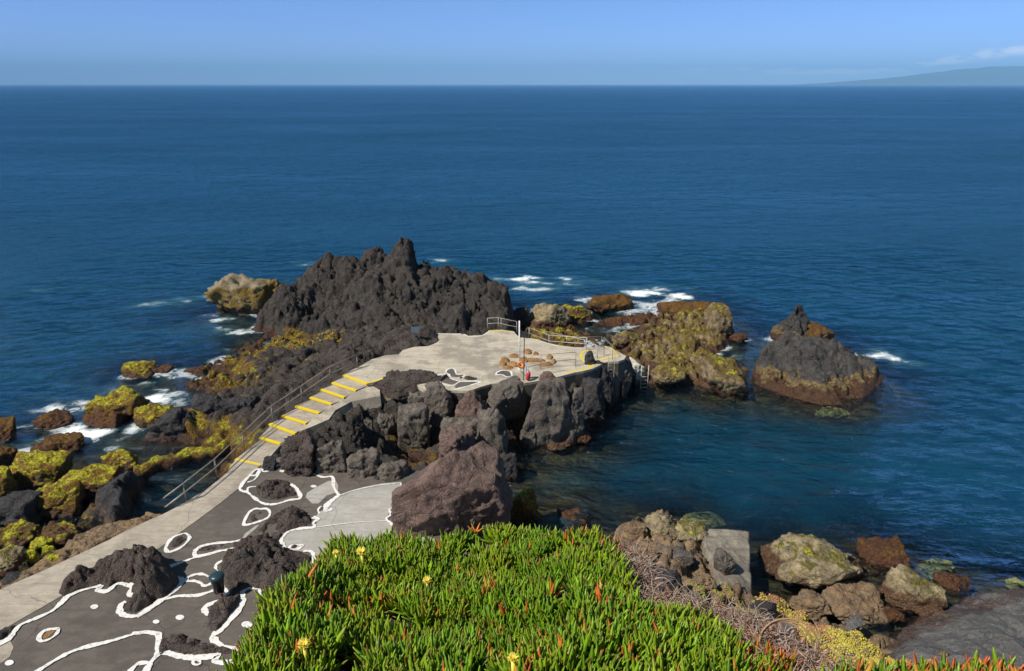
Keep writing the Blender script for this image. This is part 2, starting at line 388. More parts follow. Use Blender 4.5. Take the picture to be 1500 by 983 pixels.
def boulder(x0, y0, x1, y1, zb, mat, label, depth=.85, sink=.28, rz=None, name='boulder', group=None, cat='boulder', **kw):
    NB[0] += 1; seed = kw.pop('seed', 100+sum(ord(c)*(i % 7+1) for i, c in enumerate(label)) % 900)
    if mat in ('block', 'red', 'dark', 'terr'): kw.setdefault('lump', .05); kw.setdefault('sharp', 60); kw.setdefault('planes', 9); kw.setdefault('rough', .05)
    xc = (x0+x1)/2; A = W(xc, y1, zb); dc = dist_c(A); wd = (x1-x0)*dc/F*1.02; Dp = wd*depth
    for _ in range(8):
        Yc = A[1]+Dp/2*.9; top = Y3(xc, y0, Yc+Dp*.22)[2]; hgt = (top-zb)*1.05
        if hgt < .22*wd: Dp *= .82
        else: break
    hgt = max(hgt, .12*wd)
    full = hgt/(1-sink); C = Y3(xc, (y0+y1)/2, Yc); cx = (xc-750)/F*(Yc*CP+(CAMZ-zb-hgt*.4)*SP)
    sub = kw.pop('sub', 5)
    V, Fs = rock_verts((wd, Dp, full), seed, sub=sub, **kw)
    if rz:
        c, s = math.cos(rz), math.sin(rz); V = V@np.array([[c, s, 0], [-s, c, 0], [0, 0, 1]])
    V = V + np.array([cx, Yc, zb+hgt-full/2])
    o = mk(name, V, Fs, M[mat], smooth=False); tag(o, label, cat, group); note(V)
    return o

# ---- the jagged black outcrop beyond the platform
olR1 = [W(372, 487, 0), W(420, 493, .5), W(500, 498, 1.5), W(580, 499, 2.3), W(640, 490, 2.7), W(700, 491, 2.9), W(735, 480, 2.8), W(758, 474, 2.2),
        YX(760, 53), YX(758, 58), YX(735, 63), YX(680, 66), YX(588, 69), YX(500, 69), YX(450, 67), YX(410, 63), YX(385, 59)]
ctR1 = [Y3(*a) for a in [(740, 416, 56), (718, 408, 57.5), (700, 400, 59), (672, 397, 59.5), (655, 392, 60), (632, 389, 60.5), (620, 384, 61), (606, 370, 61.5), (589, 344, 62),
        (573, 370, 61.5), (560, 378, 62), (548, 386, 61), (535, 370, 62), (526, 380, 61.5), (515, 366, 62), (500, 366, 62), (487, 374, 61.5), (478, 366, 62), (466, 366, 62), (456, 392, 61),
        (430, 416, 59), (402, 428, 57.5), (388, 436, 56.5), (748, 445, 52.5), (700, 425, 54), (665, 440, 53), (640, 430, 55), (600, 423, 56), (560, 425, 55), (500, 430, 56), (450, 435, 55.5), (408, 450, 55),
        (715, 465, 50), (690, 470, 50), (640, 455, 51.5), (620, 468, 50.5), (580, 465, 51.5), (540, 478, 51), (500, 470, 52.5), (440, 472, 53.5), (392, 468, 54.5)]]
height_rock('lava_outcrop', olR1, ctR1, None, .10, M['lava'], 'tall jagged black lava outcrop with pointed pinnacles behind the pale platform', 'lava outcrop',
            amp=.95, scale=3.2, blk=.55, blks=2.0, edge=.9, fine=.10, seed=1, over=.5, chip=.30, lift=.05, power=.5)
# ---- the lower brown lava shelf left of the stairs
olR2 = [W(215, 641, 0), W(238, 612, 0), W(262, 590, 0), W(282, 572, 0), W(262, 556, 0), W(272, 545, 0), W(300, 535, 0), W(330, 521, 0), W(368, 499, 0), YX(395, 53.5, 0), YX(430, 55, .5), YX(500, 55, 1.5),
        YX(580, 52, 2.4), YX(655, 49, 2.8), W(640, 503, 2.75), W(628, 508, 2.8), W(608, 511, 2.8), W(588, 518, 2.8), W(566, 523, 2.8), W(545, 529, 2.8), W(520, 540, 2.7),
        W(486, 560, 2.5), W(453, 582, 2.2), W(413, 610, 1.8), W(380, 641, 1.45), W(344, 673, 1.2), W(335, 682, .6), W(320, 668, .1), W(280, 668, 0), W(240, 652, 0)]
ctR2 = [W(*a) for a in [(300, 600, 1.4), (350, 590, 1.7), (400, 560, 2.1), (340, 545, 1.0), (300, 560, .35), (320, 570, .9), (380, 520, 1.7), (400, 540, 2.1), (450, 520, 2.2), (450, 550, 2.5), (490, 530, 2.8), (520, 512, 2.9),
        (560, 500, 3.1), (600, 488, 3.4), (622, 476, 3.9), (640, 490, 3.3), (430, 500, 1.3), (480, 498, 1.5), (320, 530, .6), (350, 640, 1.1), (262, 615, 1.2), (300, 635, .8), (330, 620, 1.5), (420, 585, 2.1), (580, 508, 3.2), (270, 548, .3),
        (250, 640, .3), (290, 652, .15), (470, 555, 2.6)]]
_, VR2, FR2 = height_rock('lava_shelf', olR2, ctR2, None, .09, M['shelf'], 'low brown lava shelf with yellow weed sloping to the sea left of the stairs', 'lava rock',
            amp=.6, scale=3.4, blk=.38, blks=1.9, edge=.5, fine=.06, chip=.16, seed=2, over=.3)
# ---- the mass under the platform's near edge
olR4 = [W(386, 684, 1.5), W(414, 657, 1.6), W(438, 641, 1.7), W(458, 630, 1.8), W(484, 619, 1.9), W(495, 606, 2.0), W(518, 593, 2.1), W(560, 584, 2.2), W(566, 566, 2.7), W(592, 548, 2.8), W(640, 552, 2.85), W(700, 553, 2.85), W(760, 552, 2.85), W(800, 548, 2.85), W(862, 537, 2.75),
        W(900, 524, 2.7), W(916, 526, 2.6), W(915, 560, 0), W(890, 592, 0), W(878, 622, 0), W(862, 645, 0), W(800, 655, 0), W(765, 660, 0), W(740, 690, 0), W(700, 720, 0), W(600, 740, .8), W(560, 712, 1.5), W(495, 712, 1.5), W(440, 695, 1.5), W(400, 688, 1.5)]
ctR4 = [W(*a) for a in [(600, 605, .3), (600, 640, .3), (620, 655, .2), (575, 650, .6), (560, 600, 1.2), (540, 600, 2.1), (640, 585, 2.2), (600, 577, 2.3), (450, 655, 2.3), (480, 640, 2.3), (515, 615, 2.3), (430, 672, 2.0), (500, 660, 2.2), (540, 690, 1.5),
        (530, 640, 2.0), (620, 690, .9), (680, 600, 2.2), (680, 640, 1.3), (720, 590, 2.2), (720, 650, .8), (755, 600, .9), (755, 640, .1), (800, 590, 1.9), (800, 635, .5), (840, 570, 2.2), (840, 620, .6), (870, 570, 1.6), (885, 550, 2.0), (905, 540, 2.0), (875, 600, .4)]]
height_rock('lava_cliff', olR4, ctR4, None, .09, M['lava'], 'steep dark lava cliff with a shaded hollow below the platform edge', 'rock cliff',
            amp=.35, scale=1.6, blk=.6, blks=1.0, edge=.5, fine=.06, chip=.18, seed=3, over=.25)
# ---- blocks on the cliff
for a in [
 ((548, 538, 655, 590, 2.1, 'terr', 'rounded brown lava hump beside the end of the yellow platform edge'), dict(depth=.8, rough=.08, planes=22)),
 ((622, 560, 670, 622, 1.2, 'block', 'tall grey block standing right of the dark hollow, under the white painted outline'), dict(depth=.7, rough=.05)),
 ((596, 574, 630, 618, 1.0, 'block', 'slender grey block leaning at the back of the dark hollow'), dict(depth=.7, rough=.05)),
 ((582, 592, 632, 660, .3, 'block', 'smooth wedge shaped block with a pale upright edge in the dark hollow'), dict(depth=.6, rough=.04, planes=8)),
 ((553, 606, 578, 640, .8, 'block', 'small pale upright stone deep in the shaded hollow'), dict(depth=.8)),
 ((530, 615, 548, 655, .9, 'block', 'narrow grey stone leaning on the left wall of the hollow'), dict(depth=.7)),
 ((668, 570, 722, 626, 1.4, 'red', 'pinkish grey cube of basalt in front of the white painted outline'), dict(depth=.8, rough=.05, planes=9)),
 ((706, 554, 768, 606, 1.9, 'block', 'broad flat faced grey block below the small white outline on the platform'), dict(depth=.8, rough=.04, planes=9)),
 ((640, 608, 712, 655, .8, 'block', 'rough grey boulder just above the big reddish rock'), dict(depth=.7, rough=.10)),
 ((696, 594, 744, 674, .1, 'block', 'tall grey block with a straight shadowed right side above the brown shallows'), dict(depth=.7, rough=.04, planes=8)),
 ((738, 554, 772, 604, 1.7, 'block', 'upright grey block left of the foot of the dark pole'), dict(depth=.8, rough=.05)),
 ((764, 556, 846, 652, .2, 'block', 'largest smooth grey monolith in the cliff below the dark pole'), dict(depth=.55, rough=.04, planes=8, chis=.3, point=.42)),
 ((788, 540, 816, 580, 2.0, 'red', 'small pinkish block on top of the cliff beside the platform rail'), dict(depth=.8, rough=.05)),
 ((816, 572, 858, 646, .2, 'block', 'narrow grey buttress right of the smooth monolith'), dict(depth=.7, rough=.06)),
 ((846, 556, 890, 612, .5, 'dark', 'dark wet block below the yellow ringed stone'), dict(depth=.8)),
 ((762, 628, 786, 656, .05, 'block', 'small grey stone at the foot of the smooth monolith'), dict()),
 ((795, 640, 834, 660, -.05, 'tanr', 'pale brown stone at the waterline under the cliff'), dict()),
 ((838, 630, 866, 650, -.05, 'weed_red', 'rusty brown stone at the waterline under the cliff'), dict()),
 ((412, 632, 470, 700, 1.5, 'terr', 'brown purple block leaning beside the lowest steps'), dict(depth=.8, rough=.09)),
 ((462, 640, 510, 700, 1.4, 'block', 'grey brown block with a vertical crack left of the hollow'), dict(depth=.8, rough=.08)),
 ((500, 604, 540, 652, 1.8, 'lava', 'dark rugged block directly beside the pale ramp'), dict(depth=.8, rough=.12)),
 ((505, 655, 560, 708, 1.3, 'block', 'low grey boulder just above the pale concrete apron'), dict(depth=.8, rough=.08)),
 ((545, 672, 600, 716, 1.2, 'block', 'low grey boulder touching the left side of the big reddish rock'), dict(depth=.8, rough=.08)),
 ((382, 670, 405, 690, 1.6, 'dark', 'small round dark stone at the foot of the stairs'), dict(rough=.06)),
 ((574, 648, 752, 812, .9, 'red', 'huge reddish brown rock rising behind the green plants'), dict(depth=.8, rough=.05, planes=8, sub=6, lump=.05, seed=905, chis=.15)),
 ((640, 628, 700, 672, 1.2, 'red', 'rough reddish knob on the far side of the huge reddish rock'), dict(rough=.10)),
 ((744, 712, 788, 770, -.1, 'weed', 'yellowish weedy rock in the water right of the huge reddish rock'), dict(depth=.8)),
 ((815, 742, 872, 776, -.45, 'weed_red', 'drowned reddish rock in the dark water above the green plants'), dict()),
 ((716, 664, 762, 700, -.1, 'dark', 'black wet boulder in the shadowed corner of the cove'), dict()),
 ((866, 530, 900, 596, .0, 'dark', 'dark rock buttress left of the dark platform ladder'), dict(depth=.45, rough=.08, planes=9)),
 ((888, 528, 926, 584, .0, 'block', 'grey streaked rock face behind the dark platform ladder'), dict(depth=.5, rough=.08, planes=9)),
 # terrace rocks
 # yellow tip and far rocks
 ((298, 402, 400, 462, -.1, 'tip', 'pale rock with a yellow orange base at the left tip of the black outcrop'), dict(depth=.6, rough=.13, planes=18)),
 ((365, 408, 425, 445, .2, 'tip', 'yellowish ledge joining the pale tip rock to the black outcrop'), dict(depth=.6, rough=.12)),
 ((772, 444, 836, 484, -.1, 'tanr', 'grey topped boulder with yellow rim behind the platform'), dict(depth=.7, rough=.08)),
 ((822, 446, 866, 474, -.1, 'weed', 'yellow green boulder right of the grey topped boulder'), dict(depth=.8)),
 ((857, 431, 926, 460, -.1, 'weed_red', 'dark red rock awash beside the breaking wave'), dict(depth=.7, rough=.10)),
 ((745, 448, 776, 476, .3, 'dark', 'dark boulder at the right foot of the black outcrop'), dict()),
 ((1068, 486, 1094, 501, -.1, 'weed_red', 'small red rock awash between the reef and the sea stack'), dict()),
 ((962, 436, 1042, 470, -.1, 'weed_red', 'dark red and yellow boulder at the far end of the reef'), dict(depth=.7)),
 ((1030, 448, 1078, 500, -.1, 'reef', 'tan boulder forming the right shoulder of the reef'), dict(depth=.8)),
 ((1028, 524, 1097, 582, -.1, 'reef', 'blocky tan and brown boulder at the near right corner of the reef'), dict(depth=.8, planes=9, rough=.06)),
 ((890, 482, 942, 512, -.1, 'reef', 'rounded tan boulder at the left end of the reef'), dict(depth=.8)),
 ((908, 520, 948, 566, -.1, 'white', 'whitewashed rock between the platform corner and the reef ladder'), dict(depth=.8, rough=.10)),
 ((955, 535, 1005, 560, .6, 'reef', 'pale grey brown ledge stone right of the reef ladder'), dict(depth=.7)),
 # sea stack
 ((1134, 444, 1190, 508, -.1, 'stack', 'pointed horn rock with a yellow waist behind the sea stack'), dict(depth=.7, point=.72, rough=.08)),
 ((1160, 474, 1220, 508, -.1, 'weed_red', 'low red brown rock at the right foot of the pointed horn'), dict(depth=.7)),
 ((1185, 594, 1244, 616, -.75, 'green', 'pale green drowned boulder in front of the sea stack'), dict()),
 # left shore
 ((172, 528, 228, 556, -.1, 'weed', 'yellow green boulder farthest out on the left shore'), dict(depth=.8)),
 ((222, 534, 258, 548, -.1, 'weed_red', 'low orange brown stone right of the farthest yellow green boulder'), dict()),
 ((130, 572, 214, 618, -.1, 'weed', 'big boulder with a lime green crown in the left surf'), dict(depth=.7)),
 ((125, 592, 185, 628, -.1, 'weed_red', 'brown wet boulder in front of the lime crowned boulder'), dict()),
 ((192, 588, 262, 630, -.1, 'weed', 'mustard green rock left of the black lava knobs'), dict(depth=.7)),
 ((48, 605, 112, 632, -.1, 'weed_red', 'orange brown boulder with foam at both sides'), dict()),
 ((54, 634, 124, 668, -.1, 'weed_red', 'flat orange brown boulder nearest the foam in the left cove'), dict()),
 ((-22, 614, 28, 650, -.1, 'weed_red', 'orange brown boulder cut by the left edge'), dict()),
 ((268, 538, 300, 548, -.1, 'weed_red', 'thin yellow stone off the tip of the lava shelf'), dict()),
 ((220, 596, 300, 646, .0, 'dark', 'long black lava knob at the seaward end of the shelf'), dict(depth=.7, rough=.12)),
 ((280, 574, 350, 626, .3, 'dark', 'black folded lava knob above the white surf'), dict(depth=.7, rough=.14)),
 ((330, 578, 378, 610, 1.0, 'dark', 'small black lava knob on the shelf near the middle of the railing'), dict(depth=.7, rough=.14)),
 ((8, 668, 100, 722, -.1, 'weed', 'mustard weedy boulder at the left edge of the weed beds'), dict(depth=.7)),
 ((-25, 655, 22, 690, -.1, 'weed_red', 'brown rock at the left edge beyond the weed beds'), dict()),
 ((90, 676, 190, 730, -.1, 'weed', 'long mustard rock ridge behind the black pool boulder'), dict(depth=.5)),
 ((150, 663, 206, 700, .0, 'weed', 'lime capped point of the mustard ridge'), dict(depth=.7)),
 ((-20, 690, 30, 740, -.1, 'weed', 'lime topped boulder at the left edge'), dict(depth=.8)),
 ((40, 706, 120, 765, -.15, 'weed', 'golden weedy boulder in the middle of the weed beds'), dict(depth=.8)),
 ((-20, 718, 66, 772, .0, 'dark', 'round black boulder at the left edge'), dict(depth=.8, rough=.08)),
 ((-10, 762, 60, 806, .0, 'weed', 'brown and golden rock below the round black boulder'), dict(depth=.8)),
 ((50, 768, 118, 806, -.1, 'weed', 'orange weedy rock left of the lime stones'), dict(depth=.8)),
 ((-15, 806, 34, 846, .2, 'tanr', 'flat bare stone at the left edge by the path'), dict()),
 ((2, 840, 40, 862, .6, 'dark', 'small dark stone against the path edge'), dict()),
 ((46, 786, 84, 804, .25, 'lime', 'bright lime green stone, largest of the lime cluster'), dict(depth=.6)),
 ((62, 800, 82, 814, .25, 'lime', 'rounded lime stone in the middle of the lime cluster'), dict(depth=.6)),
 ((84, 783, 98, 796, .25, 'lime', 'small lime stone at the far right of the lime cluster'), dict(depth=.6)),
 ((36, 804, 58, 824, .25, 'lime', 'lime stone on the near left of the lime cluster'), dict(depth=.6)),
 ((62, 810, 92, 828, .35, 'lime', 'lime yellow stone nearest to the path'), dict(depth=.6)),
 ((8, 798, 40, 818, .25, 'lime', 'long lime edged stone left of the lime cluster'), dict(depth=.6)),
 # right foreground
 ((1124, 790, 1262, 876, -.15, 'tanr', 'great tan boulder with green patches standing in the right shallows'), dict(depth=.8, rough=.06, sub=6)),
 ((1198, 856, 1298, 914, -.05, 'bank', 'brown boulder in front of the great tan boulder'), dict(depth=.8)),
 ((1150, 862, 1208, 908, .3, 'bank', 'dark brown stone between the great tan boulder and the yellow plants'), dict(depth=.8)),
 ((1289, 832, 1374, 898, -.1, 'tanr', 'wedge shaped tan boulder right of the great tan boulder'), dict(depth=.75, planes=9, rough=.05)),
 ((1334, 884, 1380, 908, .0, 'tanr', 'small green brown stone at the edge of the grey slab'), dict()),
 ((1290, 888, 1325, 915, -.1, 'weed_red', 'rusty wet stone under the wedge shaped boulder'), dict()),
 ((1262, 798, 1334, 852, -.55, 'weed_red', 'dark drowned boulder beyond the wedge shaped boulder'), dict()),
 ((1336, 818, 1400, 850, -.42, 'green', 'pale green drowned boulder near the right edge'), dict()),
 ((1366, 836, 1422, 872, -.25, 'weed_red', 'red brown rock awash behind the grey slab'), dict()),
 ((1470, 848, 1506, 866, -.2, 'green', 'small green stone at the right edge of the water'), dict()),
 ((1000, 752, 1062, 778, -.75, 'green', 'pale green drowned boulder behind the brown foreground rocks'), dict()),
 ((1238, 904, 1266, 924, 1.0, 'slab', 'small grey stone among the yellow plants'), dict()),
]:
    boulder(*a[0], **a[1])

# ---- reef to the right of the platform
olR7 = [W(885, 503, 0), W(892, 488, 0), W(920, 476, 0), W(955, 466, 0), W(972, 447, 0), W(1005, 441, 0), W(1045, 447, 0), W(1072, 462, 0), W(1074, 492, 0), W(1055, 520, 0), W(1092, 530, 0), W(1094, 562, 0), W(1075, 580, 0), W(1040, 568, 0),
        W(985, 562, 0), W(950, 566, 0), W(920, 560, 0), W(908, 540, 0), W(898, 520, .2)]
ctR7 = [W(*a) for a in [(1000, 450, 0.86), (1055, 465, 1.15), (1050, 485, 1.22), (1000, 475, 1.08), (950, 485, 0.65), (980, 508, 0.86), (1030, 505, 1.08), (920, 492, 0.50), (935, 525, 0.72), (965, 530, 0.86), (1000, 540, 0.79), (1030, 535, 0.94), (1065, 540, 1.01), (960, 552, 0.50), (1040, 555, 0.58)]]
height_rock('reef', olR7, ctR7, None, .09, M['reef'], 'long weed covered tan and green reef right of the platform', 'reef', amp=.42, scale=1.9, blk=.42, blks=1.3, edge=.5, fine=.08, chip=.2, seed=5, over=.35)
olR7b = [W(768, 474, 0), W(790, 468, 0), W(835, 474, 0), W(866, 488, 0), W(888, 500, 0), W(890, 515, 0), W(850, 512, 0), W(800, 504, .4), W(778, 494, .5)]
height_rock('weedy_ledge', olR7b, [W(790, 480, .8), W(820, 488, .6), W(850, 500, .4)], None, .09, M['weed'], 'low yellow brown weedy ledge under the pale handrails behind the platform', 'rock ledge', amp=.3, scale=1.2, blk=.25, blks=.7, edge=.4, fine=.06, seed=6)
olR7c = [W(872, 470, 0), W(905, 462, 0), W(960, 458, 0), W(972, 466, 0), W(930, 478, 0), W(890, 480, 0)]
height_rock('weedy_ledge', olR7c, [W(900, 468, .35), W(940, 464, .4)], None, .09, M['weed_red'], 'thin dark red ledge awash between the red rock and the reef', 'rock ledge', amp=.2, scale=1., blk=.2, blks=.6, edge=.3, fine=.05, seed=7)
# ---- sea stack
olR8 = [W(1098, 548, 0), W(1108, 562, 0), W(1150, 580, 0), W(1200, 592, 0), W(1235, 594, 0), W(1262, 584, 0), W(1285, 568, 0), W(1298, 550, 0), YX(1290, 46), YX(1262, 48.5), YX(1200, 50), YX(1140, 49.5), YX(1108, 47.5)]
ctR8 = [Y3(*a) for a in [(1122, 502, 45.8), (1150, 486, 46.3), (1168, 492, 46.2), (1185, 490, 46), (1210, 496, 46), (1232, 494, 46), (1246, 519, 45.6), (1262, 525, 45), (1280, 535, 44.8), (1180, 520, 44.6), (1140, 525, 44.9), (1215, 525, 44.5), (1240, 550, 43.2), (1120, 535, 44.8),
        (1180, 555, 43.0), (1140, 557, 43.4), (1215, 567, 42.4), (1275, 557, 43.2), (1115, 557, 44)]]
height_rock('sea_stack', olR8, ctR8, None, .08, M['stack'], 'big dark grey sea stack with a yellow and red tide band, alone on the right', 'sea stack', amp=.5, scale=3.0, blk=.25, blks=1.9, edge=.45, fine=.07, seed=8, over=.25, power=.5)
# ---- outcrops of the painted terrace
T = 1.6
z3 = lambda L: [(x/2.865+200, y/2.865+640) for x, y in L]
z2 = lambda L: [(x/3.4725, y/3.4725+700) for x, y in L]
z5 = lambda L: [(x/4.469+380, y/4.469+480) for x, y in L]
z6 = lambda L: [(x/4.412+600, y/4.412+460) for x, y in L]
ol = [W(x, y, T-.03) for x, y in z3([(345, 548), (372, 480), (440, 440), (485, 400), (540, 352), (600, 312), (650, 296), (700, 310), (738, 345), (735, 376), (690, 385), (625, 405), (606, 440), (632, 478), (690, 488), (738, 505), (735, 560), (720, 600)])]
ol += [W(470, 900, T-.03), W(420, 965, T-.03)] + [W(x, y, T-.03) for x, y in z3([(525, 860), (527, 815), (556, 725), (535, 690), (518, 640), (470, 634), (448, 648), (440, 695), (425, 720), (382, 785), (330, 835), (285, 800), (300, 745), (345, 700), (385, 665), (360, 600)])]
height_rock('rock_outcrop', ol, [W(*a) for a in [(425, 762, 2.25), (385, 800, 2.1), (400, 830, 2.5), (430, 830, 2.3), (400, 862, 2.1), (350, 835, 1.9), (330, 900, 1.85), (430, 750, 2.1), (360, 805, 1.9), (420, 890, 2.1), (350, 862, 1.8)]], None, .05, M['terr'],
            'sprawling brown lava outcrop in the middle of the painted terrace beside the bin', 'rock outcrop', amp=.30, scale=1.1, blk=.2, blks=.6, edge=.45, fine=.03, chip=.06, lift=.22, seed=11, below=.15, over=.10, do_note=False)
height_rock('rock_outcrop', [W(x, y, T-.03) for x, y in z2([(290, 600), (300, 550), (360, 500), (465, 480), (490, 430), (560, 400), (650, 385), (760, 385), (840, 430), (925, 530), (860, 595), (800, 630), (700, 690), (640, 690), (612, 655), (650, 610), (690, 600), (655, 585), (670, 550), (600, 540), (540, 572), (490, 560), (420, 575), (330, 615)])],
            [W(*z2([(x, y)])[0], z) for x, y, z in [(690, 335, 2.85), (640, 365, 2.7), (770, 375, 2.7), (560, 420, 2.35), (505, 440, 2.15), (700, 440, 2.8), (800, 455, 2.5), (740, 520, 2.45), (800, 560, 2.2), (620, 480, 2.35), (540, 510, 2.1), (400, 530, 1.9), (340, 560, 1.85), (690, 640, 1.85), (870, 500, 2.1)]], None, .045, M['terr'],
            'large rugged brown rock between the path and the painted terrace', 'rock outcrop', amp=.26, scale=1.5, blk=.2, blks=.8, edge=.35, fine=.03, chip=.08, lift=.15, seed=51, below=.15, over=.07, do_note=False, power=.45)
height_rock('rock_outcrop', [W(x, y, T-.03) for x, y in z2([(150, 722), (180, 662), (240, 622), (300, 620), (318, 634), (270, 672), (180, 712), (100, 750), (50, 800), (0, 838), (-100, 890), (-100, 800), (0, 772), (90, 708)])],
            [W(*z2([(x, y)])[0], z) for x, y, z in [(250, 645, 1.95), (150, 705, 1.75), (60, 755, 1.75), (0, 805, 1.75)]], None, .045, M['terr'], 'flat strip of brown rock between the path and the painted terrace at the left edge', 'rock outcrop', amp=.12, scale=.8, blk=.1, blks=.5, edge=.25, fine=.03, chip=.05, lift=.12, seed=52, below=.15, over=.06, do_note=False)
z5b = lambda L: [(x/4.914, y/4.914+660) for x, y in L]
height_rock('boulder', [W(x, y, 0) for x, y in z5b([(550, 570), (590, 480), (670, 340), (740, 230), (820, 170), (960, 150), (1035, 190), (1040, 280), (960, 340), (940, 450), (800, 570), (755, 545), (770, 480), (720, 470), (650, 540), (600, 585)])],
            [W(*z5b([(x, y)])[0], z) for x, y, z in [(880, 160, 1.25), (960, 170, 1.0), (800, 250, 1.1), (900, 290, 1.0), (760, 400, .8), (680, 460, .5), (850, 420, .6), (610, 540, .3), (830, 500, .3)]], None, .06, M['dark'],
            'large black boulder tapering toward the path at the corner of the seawater pool', 'boulder', amp=.25, scale=1.6, blk=.15, blks=.9, edge=.4, fine=.04, chip=.08, lift=.12, seed=53, over=.12, power=.45)
for L, h, lab, sd_ in [
  ([(807, 830), (860, 800), (950, 800), (1050, 830), (1210, 880), (1195, 908), (1110, 905), (1000, 912), (900, 885), (812, 900)], .35, 'low brown rock ringed by white paint at the bottom of the terrace', 12)]:
    P_ = z2(L); c = np.mean(P_, 0)
    height_rock('rock_outcrop', [W(x, y, T-.03) for x, y in P_], [W(c[0]-15, c[1], T+h), W(c[0]+10, c[1]+3, T+h*.8)], None, .04, M['terr'], lab, 'rock outcrop', amp=.16, scale=.8, blk=.15, blks=.45, edge=.3, fine=.03, chip=.05, lift=.2, seed=sd_, below=.12, over=.06, do_note=False)
for L, h, lab, sd_ in [
  ([(500, 215), (520, 195), (575, 180), (640, 190), (665, 225), (675, 250), (630, 258), (575, 270), (530, 262), (505, 240)], .5, 'dark lava islet inside a white ring nearest the stairs', 13),
  ([(470, 350), (485, 312), (520, 302), (545, 315), (550, 335), (515, 348), (480, 362)], .22, 'small dark lava islet inside a white ring above the outcrop', 14),
  ([(135, 465), (145, 440), (185, 415), (207, 418), (213, 430), (185, 455), (150, 472)], .08, 'small flat dark rock inside an oval white ring by the path', 15),
  ([(255, 485), (265, 465), (310, 452), (440, 434), (445, 462), (350, 470), (290, 484)], .07, 'long flat dark rock strip framed by white lines', 16),
  ([(640, 462), (660, 452), (688, 455), (668, 472), (645, 474)], .1, 'tiny dark rock in a white loop at the edge of the pale apron', 17)]:
    P_ = z3(L); c = np.mean(P_, 0)
    height_rock('rock_outcrop', [W(x, y, T-.02) for x, y in P_], [W(c[0], c[1], T+h)], None, .04, M['terr'], lab, 'rock outcrop', amp=.14*h/.4+.03, scale=.6, blk=.1, blks=.4, edge=.25, fine=.02, chip=.03, lift=.06+.3*h, seed=sd_, below=.10, over=.04, do_note=False)
# ---- right foreground bank
olB = [W(893, 795, 0), W(905, 772, 0), W(930, 756, 0), W(965, 753, 0), W(992, 760, 0), W(1015, 775, 0), W(1035, 790, 0), W(1090, 850, 0), W(1102, 862, 0), W(1120, 862, .2), W(1150, 875, .3), W(1180, 898, .3), W(1215, 912, .2), W(1262, 922, .2), W(1300, 932, .2), W(1345, 952, .3), W(1420, 982, .5), W(1470, 1015, .6),
       (17, 15, .5), (18, 8, 2), (16, 1.2, 8), (-6, 1.0, 9), (-6, 8, 3), (-4, 18, 1.3), (-2, 24, .8), (1, 27, .2)]
ctB = [W(*a) for a in [(930, 775, 1.4), (960, 768, 1.8), (985, 775, 1.6), (950, 800, 2.2), (1000, 800, 2.0), (980, 840, 2.9), (1020, 850, 2.4), (1060, 880, 2.4), (1030, 900, 3.1), (1080, 890, 2.2), (1105, 890, 1.6), (940, 860, 3.2), (910, 830, 2.2),
       (1050, 940, 3.9), (1120, 920, 2.4), (1160, 900, 1.3), (1200, 925, 1.5), (1130, 960, 3.3), (1200, 965, 2.6), (1260, 955, 1.7), (1300, 975, 1.9), (1200, 1000, 3.4), (1150, 884, 1.1), (1200, 915, 1.2), (1330, 965, 1.4), (1390, 990, 1.6)]]
ctB += [(6, 12, 6.5), (10, 12, 4.5), (2, 12, 7.0), (0, 16, 4.5), (6, 8, 10), (10, 8, 7), (1, 8, 10.5), (-2, 6, 11), (3, 4, 13.5), (9, 4, 10), (14, 5, 5), (-3, 12, 5.5)]
bank, VB, FB = height_rock('rocky_bank', olB, ctB, None, .09, M['bank'], 'brown stony shore bank rising from the water to the foot of the bluff', 'bank', amp=.5, scale=1.9, blk=.65, blks=.85, edge=.5, fine=.08, seed=21, kind='structure', over=.2)
height_rock('rock_slab', [W(1296, 945, .15), W(1320, 925, .15), W(1345, 905, .1), W(1395, 888, .1), W(1430, 870, .05), W(1500, 862, .05), W(1580, 860, 0), W(1640, 1010, .1), W(1500, 1060, .4), W(1330, 1040, .5), W(1290, 985, .3)],
            [W(*a) for a in [(1400, 925, .95), (1370, 945, .9), (1440, 900, .85), (1500, 900, 1.0), (1560, 900, .8), (1450, 980, 1.7), (1350, 975, 1.2), (1530, 980, 1.6)]], None, .07, M['slab'],
            'broad smooth dark grey rock slab in the lower right corner', 'rock slab', amp=.12, scale=2.4, blk=.06, blks=1.6, edge=.5, fine=.03, chip=.0, seed=22, over=.25)
